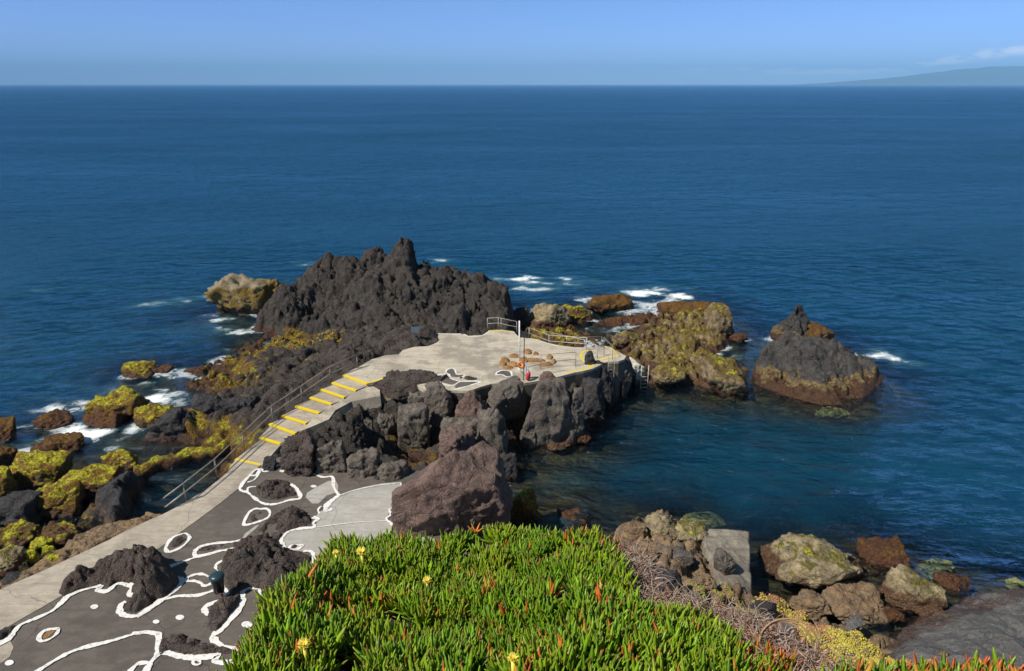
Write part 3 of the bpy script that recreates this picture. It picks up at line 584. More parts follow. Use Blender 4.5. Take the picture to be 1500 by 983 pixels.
for a in [((940, 826, 1002, 900, 2.3, 'dark', 'large black block facing the dry twigs on the foreground rocks'), dict(depth=.7, rough=.06)),
 ((925, 800, 962, 838, 2.2, 'bank', 'rusty brown stone above the black block'), dict(rough=.08)),
 ((968, 798, 1012, 834, 1.9, 'block', 'grey round stone with a shadow behind it in the middle of the foreground rocks'), dict(rough=.06)),
 ((1048, 808, 1076, 844, 1.8, 'block', 'rounded grey stone leaning on the broken concrete block'), dict(rough=.05)),
 ((1014, 836, 1050, 868, 2.2, 'bank', 'brown stone half sunk in earth among the foreground rocks'), dict()),
 ((900, 760, 945, 800, 1.0, 'bank', 'brown rounded stone at the top left of the foreground rocks'), dict()),
 ((938, 752, 990, 786, 1.2, 'tanr', 'pale crusted stone on top of the foreground rocks'), dict()),
 ((985, 760, 1036, 796, 1.1, 'tanr', 'grey stone with orange lichen right of the pale crusted stone'), dict()),
 ((1000, 868, 1032, 900, 2.7, 'block', 'small grey stone at the lower right of the black block'), dict()),
 ((1100, 876, 1140, 910, 1.5, 'dark', 'dark stone left of the yellow plants'), dict()),
 ((1106, 908, 1184, 968, 3.0, 'slab', 'smooth bluish grey boulder behind the curled dry roots'), dict(depth=.7, rough=.03, planes=16))]:
    boulder(*a[0], **a[1])

# broken concrete block
b = MB(); q = [Y3(1026, 776, 25.2), Y3(1096, 778, 25.0), Y3(1100, 856, 22.4), Y3(1062, 850, 22.4)]
poly = [(p[0], p[1]) for p in q]
o = height_rock('concrete_block', [W(1024, 775, 1.25), W(1060, 774, 1.25), W(1097, 778, 1.25), W(1099, 820, 1.35), W(1101, 864, 1.5), W(1060, 868, 1.8), W(1040, 815, 1.6)],
    [W(*a) for a in [(1050, 785, 1.45), (1080, 785, 1.42), (1085, 830, 1.6), (1070, 810, 1.55), (1080, 850, 1.75)]], None, .05, concrete('pale_block', (.26, .235, .19), (.19, .17, .135), (.11, .09, .07), .6, .8),
    'broken pale concrete block with a straight right edge among the foreground rocks', 'concrete block', amp=.06, scale=1, edge=.1, fine=.015, chip=.03, seed=23, steep=14, below=2.2, over=.03)

# ------------------------------------------------------------------ paved surfaces
def jitter(poly, amp=.03, step=.5, seed=0):
    out = []
    for i in range(len(poly)):
        a = np.array(poly[i][:2]); b_ = np.array(poly[(i+1) % len(poly)][:2]); k = max(1, int(np.hypot(*(b_-a))/step))
        for j in range(k): out.append(a+(b_-a)*j/k)
    out = np.array(out); P = np.concatenate([out, np.full((len(out), 1), seed)], 1)
    out = out + np.stack([fbm(P*1.3+.5, 3), fbm(P*1.3+40, 3)], 1)*amp
    return [tuple(p) for p in out]
def sheet(name, pxpoly, z, mat, parent=None, th=.0, amp=.03, label=None, kind='structure'):
    poly = jitter([W(x, y, z) for x, y in pxpoly], amp)
    m = MB()
    if th: m.prism(poly, z-th, z)
    else: m.add([(p[0], p[1], z) for p in poly], [tuple(range(len(poly)))])
    o = m.build(name, mat, parent)
    me = o.data
    if not th and me.polygons[0].normal.z < 0: me.flip_normals()
    if th:
        bm = bmesh.new(); bm.from_mesh(me); bmesh.ops.recalc_face_normals(bm, faces=bm.faces); bm.to_mesh(me); bm.free()
    if parent is None: tag(o, label, None, None, kind)
    return o
terr = sheet('terrace', [(381, 679), (400, 672), (420, 668), (520, 680), (620, 690), (660, 740), (680, 800), (700, 860), (620, 1100), (-400, 1300), (-400, 1075), (-80, 940), (0, 918), (130, 838), (232, 790), (298, 750), (356, 705)],
             T, M['tarmac'], th=1.9, label='dark grey concrete terrace covered with white painted outlines')
pathpoly = [(-400, 1009), (-80, 893), (0, 864), (58, 838), (115, 812), (184, 778), (239, 753), (295, 722), (331, 694), (344, 673.5), (381, 681.5), (370, 695), (359, 708), (300, 754), (239, 798), (190, 832), (130, 850), (60, 890), (0, 925), (-80, 968), (-400, 1110)]
sheet('path', pathpoly, T+.02, M['path'], th=2.2, amp=.05, label='pale concrete path running along the pool to the stairs')
height_rock('path_ledge', [W(*a) for a in [(-300, 955, .8), (-80, 872, .8), (0, 850, .8), (20, 842, .7), (52, 824, .6), (90, 800, .6), (110, 780, .5), (150, 768, .5), (195, 756, .5), (236, 749, .8), (240, 757, .9), (184, 786, .9), (115, 822, .9), (58, 848, .9), (0, 876, .9), (-80, 905, .9), (-300, 990, .9)]],
    [W(*a) for a in [(200, 770, 1.45), (160, 782, 1.4), (125, 802, 1.4), (90, 822, 1.4), (50, 838, 1.35), (10, 858, 1.4)]], None, .06, M['bank'], 'rough brown rubble ledge along the seaward edge of the path', 'rock ledge', amp=.12, scale=1, blk=.1, blks=.6, edge=.3, fine=.04, seed=41, below=1.2)
APR = [(587, 706), (560, 708), (530, 714), (510, 720), (497, 725.5), (479, 745), (468, 750), (460, 759), (464, 765), (460, 773), (436, 775), (418, 781), (413, 794), (420, 806), (456.5, 809), (461, 821), (453, 844), (480, 900), (560, 900), (640, 860), (640, 790), (584, 774), (566, 760), (572, 745), (600, 730)]
sheet('apron', APR, T+.012, M['patch'], parent=terr)
sheet('apron', [(491, 703), (480, 705), (462, 714), (450, 722), (448, 728), (457, 737), (466, 737), (478, 726), (494, 721), (496, 712)], T+.010, M['patch'], parent=terr)
sheet('apron', [(-20, 947), (0, 941), (15, 938), (20, 948), (14, 962), (0, 972), (-20, 985)], T+.010, M['path'], parent=terr)
sheet('apron', z3([(440, 428), (455, 405), (500, 372), (515, 368), (500, 385), (470, 410), (450, 430)]), T+.010, M['patch'], parent=terr)

LC = [0]
def smooth_pts(P, n=5):
    P = [np.array(p) for p in P]; out = []
    for i in range(len(P)-1):
        a = P[max(i-1, 0)]; b_ = P[i]; c = P[i+1]; d = P[min(i+2, len(P)-1)]
        for j in range(n):
            t = j/n; out.append(.5*((2*b_)+(-a+c)*t+(2*a-5*b_+4*c-d)*t*t+(-a+3*b_-3*c+d)*t**3))
    out.append(P[-1]); return out
def ribbon(px, z, w, mat, parent, name='painted_line', n=9, vary=.36):
    LC[0] += 1; z = z + LC[0]*.0006
    P = smooth_pts([W(x, y, z)[:2] for x, y in px], n); L = len(P)
    V = []
    for i, p in enumerate(P):
        d = P[min(i+1, L-1)]-P[max(i-1, 0)]; d = d/(np.hypot(*d)+1e-9); nn = np.array([-d[1], d[0]])
        q_ = np.array([[p[0]*1.7, p[1]*1.7, LC[0]]]); v = w/2*(.92+vary*float(perlin(q_)[0]+.7*perlin(q_*4)[0])*1.7)
        V += [(*(p+nn*v), z), (*(p-nn*v), z)]
    return mk(name, V, [(2*i, 2*i+1, 2*i+3, 2*i+2) for i in range(L-1)], mat, parent, smooth=False)
ZL = T+.024
for L, w in [
 ([(595, 118), (640, 125), (690, 135), (730, 150), (780, 168), (822, 168), (828, 210), (850, 245)], .16),
 ([(597, 116), (570, 132), (540, 145), (520, 135), (500, 160), (470, 165), (435, 208), (440, 225), (465, 232), (490, 252), (530, 278), (580, 282), (640, 265), (687, 255), (670, 215), (645, 198)], .16),
 ([(520, 135), (495, 140), (455, 185), (437, 215)], .10), ([(465, 190), (495, 178), (522, 142)], .10), ([(465, 230), (470, 212), (500, 208)], .10), ([(585, 180), (605, 188), (618, 192)], .12),
 ([(520, 302), (495, 302), (470, 320), (450, 365), (480, 365), (545, 342), (560, 320), (548, 302), (520, 302)], .15),
 ([(185, 408), (155, 420), (135, 440), (122, 470), (140, 482), (190, 460), (222, 425), (208, 405), (185, 408)], .14),
 ([(456, 428), (400, 440), (330, 446), (275, 458), (246, 478), (250, 500), (300, 492), (360, 476), (437, 470)], .16),
 ([(300, 492), (250, 504), (200, 522), (135, 545)], .18), ([(165, 590), (190, 605), (178, 628), (120, 672), (60, 715), (0, 755)], .20),
 ([(362, 518), (338, 532), (332, 548), (348, 570)], .12),
 ([(308, 592), (285, 578), (250, 576), (215, 590), (212, 604), (240, 604), (268, 612), (285, 625), (320, 612)], .15),
 ([(0, 752), (50, 722), (100, 690), (170, 668), (250, 665), (300, 652), (352, 630)], .16),
 ([(362, 628), (382, 658), (360, 682), (300, 705), (284, 722), (300, 742), (316, 736)], .22),
 ([(408, 665), (392, 672), (380, 706)], .08),
 ([(553, 722), (535, 680), (520, 645), (516, 632), (470, 630), (447, 645), (442, 690), (425, 722), (380, 782), (322, 832), (325, 850), (370, 880), (430, 888), (440, 906), (400, 942), (330, 942), (340, 916), (300, 922), (240, 925), (180, 920), (110, 900), (95, 908), (60, 945), (35, 985)], .24),
 ([(-20, 825), (50, 820), (92, 830), (86, 900), (92, 912)], .20),
 ([(-30, 985), (0, 955), (25, 948), (58, 952), (42, 985)], .18),
 ([(524, 815), (512, 848), (526, 868)], .14),
 ([(852, 243), (825, 262), (800, 285), (795, 308), (822, 302)], .22), ([(775, 290), (762, 305), (768, 322)], .10),
 ([(740, 336), (760, 345), (742, 360), (745, 378), (690, 384), (640, 396), (610, 425), (612, 450), (630, 476), (650, 456), (695, 455), (675, 470), (640, 474)], .18),
 ([(700, 478), (735, 482), (745, 510), (740, 545), (727, 580)], .16),
 ([(1110, 192), (1105, 225), (1090, 262)], .10),
 ([(1080, 300), (1060, 305), (1068, 325), (1048, 342), (1068, 362), (1100, 385)], .16),
 ([(1108, 192), (1000, 205), (910, 225), (852, 245)], .06), ([(1050, 352), (950, 356), (850, 366), (745, 380)], .05)]:
    ribbon(z3(L), ZL, w, M['wpaint'], terr)
for L, w in [
 ([(-60, 858), (0, 840), (50, 812), (100, 750), (180, 715), (265, 675), (318, 628), (350, 598), (420, 570), (510, 550), (498, 570), (545, 575), (600, 537), (670, 550), (655, 588), (690, 600)], .20),
 ([(908, 512), (925, 530), (860, 592), (820, 620), (760, 665), (700, 700), (640, 700), (610, 680), (615, 645), (640, 628)], .22),
 ([(150, 1010), (190, 983), (300, 915), (400, 870), (560, 830), (720, 785), (800, 795)], .17),
 ([(300, 765), (230, 775), (198, 808), (210, 830), (250, 820), (285, 795), (300, 765)], .12)]:
    ribbon(z2(L), ZL, w, M['wpaint'], terr)
for (x, y, r) in [(*z3([(82, 775)])[0], .1), (*z3([(182, 757)])[0], .13), (*z3([(463, 787)])[0], .16), (*z3([(612, 143)])[0], .12), (*z3([(743, 207)])[0], .12), (*z2([(47, 940)])[0], .12), (*z2([(480, 655)])[0], .12)]:
    c = W(x, y, T+.03); mk('painted_dot', [(c[0]+r*1.3*math.cos(a/8*math.pi+.3), c[1]+r*math.sin(a/8*math.pi), T+.03) for a in range(16)], [tuple(range(16))], M['wpaint'], terr, smooth=False)
ribbon([(288+4*math.cos(a)*1.4, 970+3.6*math.sin(a)) for a in np.linspace(0, 2*math.pi, 9)], ZL, .1, M['wpaint'], terr)
mk('painted_dot', [(*jp, T+.015) for jp in jitter([W(x, y, T) for x, y in z2([(285, 775), (235, 785), (210, 810), (220, 822), (250, 812)])], .03)], [tuple(range(len(jitter([W(x, y, T) for x, y in z2([(285, 775), (235, 785), (210, 810), (220, 822), (250, 812)])], .03))))], M['orange'], terr, smooth=False)

# ---- upper platform
ZP = 2.9
plat_px = [(502, 549), (523, 538.5), (545.6, 526), (566, 520.5), (584, 519), (590, 513), (608, 508), (628, 507), (640, 502), (644, 497), (637, 488), (679, 488.5), (686, 492), (706.5, 490.5), (718, 483.5), (735, 483), (752, 485.5), (760, 494),
           (781, 496), (802, 502), (818, 506), (836, 508), (858, 509), (883, 506), (895, 508.5), (917, 521.5), (914, 526), (906, 529), (890, 530), (868, 540), (830, 549), (800, 556), (768, 561), (747, 560), (720, 562), (690, 572), (650, 572), (620, 572), (591, 547), (570, 553), (547, 560), (537, 562)]
deck = sheet('platform', plat_px, ZP, M['deck'], th=.16, amp=.05, label='broad cream concrete platform on top of the lava')
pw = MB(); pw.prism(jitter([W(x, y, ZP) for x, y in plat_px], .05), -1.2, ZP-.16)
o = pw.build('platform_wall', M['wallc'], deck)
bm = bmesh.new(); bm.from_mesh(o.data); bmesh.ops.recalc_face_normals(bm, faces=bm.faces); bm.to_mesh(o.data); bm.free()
LC[0] = 0
for L, w in [([(827, 547), (845, 543), (865, 538), (860, 533), (854, 528), (851, 521), (854, 515.5), (861, 513.5), (867, 515)], .15), ([(868, 536), (872, 530), (882, 526), (893, 523), (908, 519)], .15), ([(715, 484.5), (731, 484), (751, 486)], .12),
             ([(884, 507.5), (896, 511), (905, 518)], .12)]:
    ribbon(L, ZP+.005, w, M['yellow'], deck, 'yellow_edge', vary=.15)
for L, w in [([(637, 489), (660, 489.5), (679, 489.5), (686, 493), (706, 491.5), (717, 485)], .08), ([(770, 499), (781, 497), (802, 503), (818, 507)], .08)]:
    ribbon(L, ZP+.005, w, M['wpaint'], deck)
for L in [[(238, 368), (270, 352), (293, 362), (305, 388), (350, 390), (342, 404), (312, 410), (275, 405), (248, 385)], [(200, 405), (250, 398), (268, 418), (325, 437), (285, 460), (205, 440)], [(320, 440), (450, 437), (380, 462), (298, 484), (290, 468)], [(565, 378), (600, 367), (648, 372), (655, 398), (628, 402), (595, 390), (562, 390)]]:
    sheet('dark_patch', z6(L), ZP+.004, M['tarmac'], parent=deck)
for L, w in [([(236, 378), (240, 360), (270, 350), (293, 360), (305, 388), (352, 390), (342, 406), (312, 411)], .10), ([(165, 397), (248, 388), (262, 412), (325, 434), (456, 435), (380, 464), (295, 486)], .13), ([(170, 398), (195, 440), (265, 462), (325, 436)], .12), ([(565, 376), (600, 364), (650, 370), (660, 402), (628, 405), (595, 391), (560, 392), (565, 376)], .10)]:
    ribbon(z6(L), ZP+.012, w, M['wpaint'], deck)

# ---- stairs
Lp = [(344, 673), (380, 641), (394, 621), (413, 609), (432.6, 595), (453, 582), (469, 570), (486, 560.5), (502, 549)]
Rp = [(381, 681.5), (410, 650), (432, 635), (448, 620), (467, 605), (485, 592), (504, 582), (521, 572), (537, 562)]
zs = [T+.02+.1625*i for i in range(9)]; zs[8] = ZP-.003
st = empty('stairs', W(360, 677, T)); tag(st, 'pale concrete stairs with yellow edged steps climbing to the platform', 'stairs')
def rel(o, p): o.parent = p; o.matrix_parent_inverse = p.matrix_basis.inverted(); return o
bpy.context.view_layer.update()
ext = lambda a, b, d: (a[0]+(a[0]-b[0])*d, a[1]+(a[1]-b[1])*d)
for i in range(9):
    z = zs[i]; A = W(*Lp[i], z); B = W(*Rp[i], z)
    if i < 8:
        C_ = W(*Rp[i+1], zs[i+1]); D_ = W(*Lp[i+1], zs[i+1])
        m = MB(); zb_ = T-1.2; m.prism([A, B, (C_[0]+.02, C_[1]+.02), (D_[0]+.02, D_[1]+.02)], zb_, z)
        rel(m.build('step', M['path'], bevel=.012), st)
    A, B = np.array(A), np.array(B); d = (B-A)/np.linalg.norm(B-A); nn = np.array([d[1], -d[0], 0]);
    if nn[1] > 0: nn = -nn
    m = MB(); w1, w2 = .03, .13
    P_ = [A+nn*w1, B+nn*w1, B-nn*w2, A-nn*w2]; m.prism([tuple(p) for p in P_], z-.085, z+.006); rel(m.build('nosing', M['yellow']), st)
m = MB(); A, B = np.array(W(537, 562, ZP)), np.array(W(591, 547, ZP)); d = (B-A)/np.linalg.norm(B-A); nn = np.array([-d[1], d[0], 0])
m.prism([tuple(p) for p in (A-nn*.03, B-nn*.03, B+nn*.12, A+nn*.12)], ZP-.1, ZP+.012); rel(m.build('nosing', M['yellow']), st)
# ramp beside the stairs
Lr = [(*Rp[i], zs[i]-.05 if i else T+.03) for i in range(9)]
Rr = [(384, 682, T+.03), (410, 653, 1.72), (433, 637, 1.80), (454, 626, 1.92), (482, 614, 2.05), (491, 601, 2.2), (515, 588, 2.35), (557, 580, 2.5), (556, 563, 2.62)]
Lr = [W(x, y, z) for x, y, z in Lr]; Rr = [W(x, y, z) for x, y, z in Rr]; V = []
for a, c in zip(Lr, Rr): V += [a, c, (c[0]+.05, c[1]-.1, c[2]-.8)]
Fs = []
for i in range(8): Fs += [(3*i, 3*i+1, 3*i+4, 3*i+3), (3*i+1, 3*i+2, 3*i+5, 3*i+4)]
tag(mk('ramp', V, Fs, M['deck'], smooth=False), 'smooth pale concrete ramp on the right side of the stairs', None, None, 'structure')
# pale stone ledge above the hollow
height_rock('stone_ledge', [W(x, y, 2.3) for x, y in z5([(780, 380), (870, 395), (1000, 410), (1080, 402), (1108, 425), (1085, 450), (1030, 458), (960, 440), (860, 450), (780, 455)])], [W(x, y, 2.4) for x, y in z5([(1050, 430), (950, 425), (850, 425)])], None, .05, M['tanr'],
            'pale cemented ledge arching over the top of the dark hollow', 'stone ledge', amp=.08, scale=.7, edge=.2, fine=.03, seed=31, below=.6, steep=4, over=.06)

# ------------------------------------------------------------------ rails, ladders, poles
def railing(bases, h, label, mat, heights=(1.,), r=.025, ext0=None, ext1=None, cat='railing', group=None, tops=None):
    B = [Vector(W(*b_)) for b_ in bases]; root = empty('railing', B[0]); tag(root, label, cat, group); bpy.context.view_layer.update()
    for b_ in B:
        m = MB(); m.tube([b_-Vector((0, 0, .1)), b_+Vector((0, 0, h))], r); rel(m.build('post', mat, smooth=True), root)
    for f in heights:
        P_ = [b_+Vector((0, 0, h*f)) for b_ in B]
        if ext0 is not None: P_ = [Vector(ext0)-Vector((0, 0, h*(1-f)))] + P_
        if ext1 is not None: P_ = P_ + [Vector(ext1)-Vector((0, 0, h*(1-f)))]
        m = MB(); m.tube(P_, r*.95); rel(m.build('rail', mat, smooth=True), root)
    return root
railing([(273, 734, T), (318, 697, T), (358, 658, T+.05), (400, 617, 1.95), (443, 587, 2.25), (485, 558, 2.7), (524, 539.5, 2.88)], .95, 'long thin grey handrail following the left side of the path and stairs', M['rail'], (1., .5), r=.036, ext0=W(239, 730, 2.25))
railing([(714, 482, 2.95), (730, 481, 2.95), (734, 482, 2.9), (757, 487, 2.9)], .85, 'thin grey rail at the back edge of the platform against the black outcrop', M['palerail'], (1., .5), r=.02)
railing([(792, 541, ZP), (843, 537, ZP)], 1.0, 'dark two post rail between the brown stones and the yellow ringed stone', M['rail'], (1., .5), r=.022)
railing([(775, 496, 1.5), (804, 508, 2.0), (859, 513, ZP)], .9, 'pale sloping handrail descending behind the platform to the weedy ledge', M['palerail'], (1., .5), r=.028)
railing([(800, 495, 1.4), (830, 503, 2.2), (857, 509, ZP)], .55, 'second lower pale handrail running beside the sloping one', M['palerail'], (1.,), r=.025)
railing([(842, 509, ZP), (881, 508, ZP)], .75, 'grey rail across the back right edge of the platform', M['rail'], (1., .5), r=.02)
railing([(875, 525, ZP), (884.5, 521, ZP)], .7, 'small grey rail just left of the platform ladder', M['rail'], (1.,), r=.02)
railing([(884, 511, ZP), (897, 526, ZP)], .85, 'short grey rail behind the platform ladder', M['rail'], (1.,), r=.02)
def ladder(p0, p1, z0, z1, label, mat, step=.27, r=.022, zr=None):
    a, b_ = Vector(p0), Vector(p1); root = empty('ladder', (a+b_)/2); tag(root, label, 'ladder', 'ladders into the water'); bpy.context.view_layer.update()
    for p in (a, b_):
        m = MB(); m.tube([Vector((p.x, p.y, z0)), Vector((p.x, p.y, z1)), ], r); rel(m.build('stile', mat, smooth=True), root)
    z = z0+.15
    while z < (zr or z1-.6):
        m = MB(); m.tube([Vector((a.x, a.y, z)), Vector((b_.x, b_.y, z))], r*.9); rel(m.build('rung', mat, smooth=True), root); z += step
a = W(937.5, 568, 0); ladder((a[0], a[1]-.1, 0), (a[0]+.50, a[1]-.05, 0), -.9, 1.75, 'pale metal ladder hanging from the reef into the blue cove', M['palerail'], zr=1.0, r=.028)
a = W(889.5, 529, ZP); ladder((a[0], a[1]-.55, 0), (a[0]+.42, a[1]-.40, 0), -.9, ZP+.75, 'dark metal ladder down the shaded wall at the platform corner', M['rail'], zr=ZP-.1, r=.022)

a = W(761, 541, ZP); top = Y3(760, 470, a[1])[2]
m = MB(); m.tube([a, (a[0]-.02, a[1], top)], .045); m.tube([(a[0], a[1], ZP), (a[0], a[1], ZP+.06)], .09)
tag(m.build('pole', M['polew'], smooth=True), 'white upright pole on the platform behind the brown stones', 'pole')
a = W(767, 557, ZP); top = Y3(770, 480, a[1])[2]
pr = empty('pole', a); tag(pr, 'thin dark rusty pole with a hooked top at the front of the platform', 'pole'); bpy.context.view_layer.update()
m = MB(); m.tube([a, (a[0]+.03, a[1], top-.7), (a[0]+.12, a[1], top-.25), (a[0]+.2, a[1], top)], .026); rel(m.build('shaft', M['poled'], smooth=True), pr)
m = MB(); w_ = W(761, 544, ZP); m.tube([(a[0], a[1], ZP+.5), (w_[0]+.05, w_[1], ZP+.02)], .018); rel(m.build('stay', M['poled'], smooth=True), pr)
# things hanging on the dark pole
c = Vector((a[0]-.16, a[1]-.08, ZP+1.08)); rr = []
m = MB(); R0, r0 = .17, .065
for i in range(20):
    for j in range(8):
        A1, A2 = i/20*2*math.pi, j/8*2*math.pi
        rr.append((c.x+(R0+r0*math.cos(A2))*math.cos(A1), c.y+r0*math.sin(A2), c.z+(R0+r0*math.cos(A2))*math.sin(A1)))
m.add(rr, [(i*8+j, i*8+(j+1) % 8, ((i+1) % 20)*8+(j+1) % 8, ((i+1) % 20)*8+j) for i in range(20) for j in range(8)])
tag(m.build('life_ring', M['orangep'], smooth=True), 'small bright orange life ring hanging on the dark pole', 'life ring')
V = []; Fs = []
for i in range(9):
    for j in range(5):
        u, v = i/8, j/4; V.append((a[0]+.03+.13*u+.22*v*(.6+.4*math.sin(u*3)), a[1]-.06+.05*math.sin(u*7+v*9), ZP+1.15-.75*u-.06*v))
for i in range(8):
    for j in range(4): Fs.append((i*5+j, i*5+j+1, i*5+j+6, i*5+j+5))
o = mk('towel', V, Fs, M['whitep']); s_ = o.modifiers.new('s', 'SOLIDIFY'); s_.thickness = .02
tag(o, 'white cloth hanging down the dark pole between the orange ring and red float', 'cloth')
m = MB(); c = Vector((a[0]+.25, a[1]-.08, ZP+.05))
m.tube([c, c+Vector((.0, 0, .06)), c+Vector((.02, 0, .2)), c+Vector((.05, 0, .42)), c+Vector((.07, 0, .52)), c+Vector((.075, 0, .56))], [.05, .12, .14, .13, .08, .03], 12)
tag(m.build('rescue_float', M['redp'], smooth=True), 'red rescue float standing at the foot of the dark pole', 'float')
boulder(856, 514, 872, 536, ZP-.05, 'dark', 'dark round stone ringed by a yellow painted arc near the platform ladder', depth=.9, rough=.12, sub=4, sharp=7, planes=20, lump=.2)
# small board in the lava
a = W(607, 500, 2.9); zt = Y3(607, 484, a[1])[2]
sg = empty('notice_board', a); tag(sg, 'small blue grey notice board on a short post among the lava', 'notice board'); bpy.context.view_layer.update()
m = MB(); m.tube([a, (a[0], a[1], zt+.1)], .03); rel(m.build('post', M['rail'], smooth=True), sg)
m = MB(); m.box((a[0]+.12, a[1]-.06, zt+.05), (.55, .05, .42), .15); rel(m.build('board', M['bluesign'], bevel=.01), sg)
# litter bin
a = Vector(W(326, 876, T)); lb = empty('litter_bin', a); tag(lb, 'black litter bin with a dark teal lid on the painted terrace', 'litter bin'); bpy.context.view_layer.update()
m = MB(); m.tube([a, a+Vector((0, 0, 1.0))], .025); rel(m.build('post', M['poled'], smooth=True), lb)
m = MB(); m.tube([a+Vector((0, 0, .02)), a+Vector((0, 0, .16))], .045); rel(m.build('foot', M['pinkp'], smooth=True), lb)
c = a+Vector((-.06, -.02, 0)); m = MB(); rs = [.15, .20, .21, .22, .235, .22]
m.tube([c+Vector((0, 0, z_)) for z_ in (.30, .42, .6, .8, .98, 1.02)], rs, 16); o = m.build('bag', M['bag'], smooth=True)
co = np.array([v.co[:] for v in o.data.vertices]); dd = fbm(co/.15, 3)*.035
for v, k in zip(o.data.vertices, dd): v.co.x += k; v.co.y += k*.7
rel(o, lb)
m = MB(); m.tube([c+Vector((0, 0, z_)) for z_ in (.99, 1.03, 1.09, 1.13, 1.15)], [.27, .275, .25, .17, .05], 20); rel(m.build('lid', M['teal'], smooth=True), lb)
m = MB(); m.box((c.x-.27, c.y-.05, 1.05+T), (.03, .12, .06)); rel(m.build('lid_handle', M['palerail'], bevel=.005), lb)

# brown stones round the poles
V = []; Fs = []
for k, (cx, cy, rx, ry, an) in enumerate([(600, 535, 62, 34, 0), (705, 560, 52, 24, .2), (440, 590, 70, 34, .3), (335, 640, 60, 26, 0), (300, 692, 50, 22, 0), (430, 690, 85, 34, 0), (365, 728, 70, 20, 0), (548, 640, 55, 26, 0), (860, 600, 50, 34, 0), (700, 650, 115, 15, 0), (820, 695, 115, 26, .15), (910, 662, 40, 26, 0)]):
    c = W(cx/8.19+700, cy/8.19+450, ZP); dc = dist_c(c)/F/8.19; A = rx*dc*1.05; B = ry*dc/.39*1.0
    R_, fs = rock_verts((2*A, 2*B, .5), 500+k, planes=20, sharp=8, rough=.03, sub=3, lump=.1)
    ca, sa = math.cos(an), math.sin(an); R_ = np.stack([R_[:, 0]*ca-R_[:, 1]*sa, R_[:, 0]*sa+R_[:, 1]*ca, R_[:, 2]], 1)+np.array([c[0], c[1], ZP-.09+.004*k])
    Fs.append(fs+sum(len(v) for v in V)); V.append(R_)
tag(mk('painted_rock', np.vstack(V), np.vstack(Fs), M['orange']), 'cluster of low orange brown rounded rock lobes around the two poles on the platform', 'rock')

# seawater pool wall
wl = []
for x, y in [(196, 690), (208, 687), (227, 677), (253, 671), (277, 663), (304, 660), (325, 653), (340, 640), (352, 628)]:
    wl.append(Vector(W(x, y, .38)))
m = MB(); P_ = smooth_pts([p[:] for p in wl], 10); m.tube([(*p[:2], p[2]-.22) for p in P_], [.42]*len(P_), 14)
o = m.build('pool_wall', M['weed'], smooth=True); co = np.array([v.co[:] for v in o.data.vertices]); dd = fbm(co/.5, 4)*.14
for v, k in zip(o.data.vertices, dd): v.co.z += k; v.co.y += k
tag(o, 'low weed covered wall closing off the seawater pool below the handrail', 'pool wall'); note(co)

# ------------------------------------------------------------------ water and sea bed
cell = .4; gx0, gy0, gnx, gny = -60, 10, 360, 230
solid = np.zeros((gny, gnx), bool)
for a in ROCKS:
    i = ((a[:, 0]-gx0)/cell).astype(int); j = ((a[:, 1]-gy0)/cell).astype(int); ok = (i >= 0) & (i < gnx) & (j >= 0) & (j < gny); solid[j[ok], i[ok]] = True
# land: the terrace, path and platform
cx_, cy_ = np.meshgrid(gx0+(np.arange(gnx)+.5)*cell, gy0+(np.arange(gny)+.5)*cell); CG = np.stack([cx_.ravel(), cy_.ravel()], 1)
for pp, z in ((pathpoly, T), (plat_px, ZP), ([(381, 681), (660, 700), (700, 860), (620, 1100), (-80, 1140), (-80, 940)], T)):
    solid |= (sdist(CG, [W(x, y, z) for x, y in pp]) > 0).reshape(gny, gnx)
dist = np.where(solid, 0., 99.)
for _ in range(60):
    for dy, dx, w_ in ((0, 1, 1), (0, -1, 1), (1, 0, 1), (-1, 0, 1), (1, 1, 1.414), (-1, -1, 1.414), (1, -1, 1.414), (-1, 1, 1.414)):
        s = np.full_like(dist, 99.); s[max(dy, 0):gny+min(dy, 0), max(dx, 0):gnx+min(dx, 0)] = dist[max(-dy, 0):gny+min(-dy, 0), max(-dx, 0):gnx+min(-dx, 0)]
        dist = np.minimum(dist, s+w_*cell)
def dlook(x, y):
    fx = np.clip((x-gx0)/cell-.5, 0, gnx-1.001); fy = np.clip((y-gy0)/cell-.5, 0, gny-1.001); i = fx.astype(int); j = fy.astype(int); u = fx-i; v = fy-j
    return dist[j, i]*(1-u)*(1-v)+dist[j, i+1]*u*(1-v)+dist[j+1, i]*(1-u)*v+dist[j+1, i+1]*u*v
def blob(x, y, px, py, rx, ry, ang=0):      # gaussian centred where the foam lies on the water, in metres
    c = W(px, py, 0); X, Y = x-c[0]+WX[0], y-c[1]+WX[1]; ca, sa = math.cos(ang), math.sin(ang); X, Y = X*ca+Y*sa, -X*sa+Y*ca
    return np.exp(-(X/rx)**2-(Y/ry)**2)
WX = [0., 0.]
SHAL = [(270, 690, 3.2, 3, 1.2), (230, 720, 3., 3, 1.2), (150, 640, 5, 3, .9), (230, 650, 4, 2.5, 1.0), (60, 720, 8, 6, 1.2), (120, 790, 5, 4, 1.2), (300, 560, 3, 2, .8), (850, 485, 3.5, 3.5, .9), (780, 690, 2.2, 2.5, .4), (790, 760, 3, 2, .6),
        (1220, 600, 5, 1.6, .8), (1330, 840, 3.5, 1.6, .75), (1020, 765, 2, 1, .6), (790, 405, 3, 3, .4), (1090, 490, 3, 3, .5), (985, 580, 3, 1.2, .5), (1130, 840, 2, 1.5, .4), (1290, 820, 2, 1.4, .5), (790, 675, 4.5, 3.0, .3), (730, 740, 3, 4, .4)]
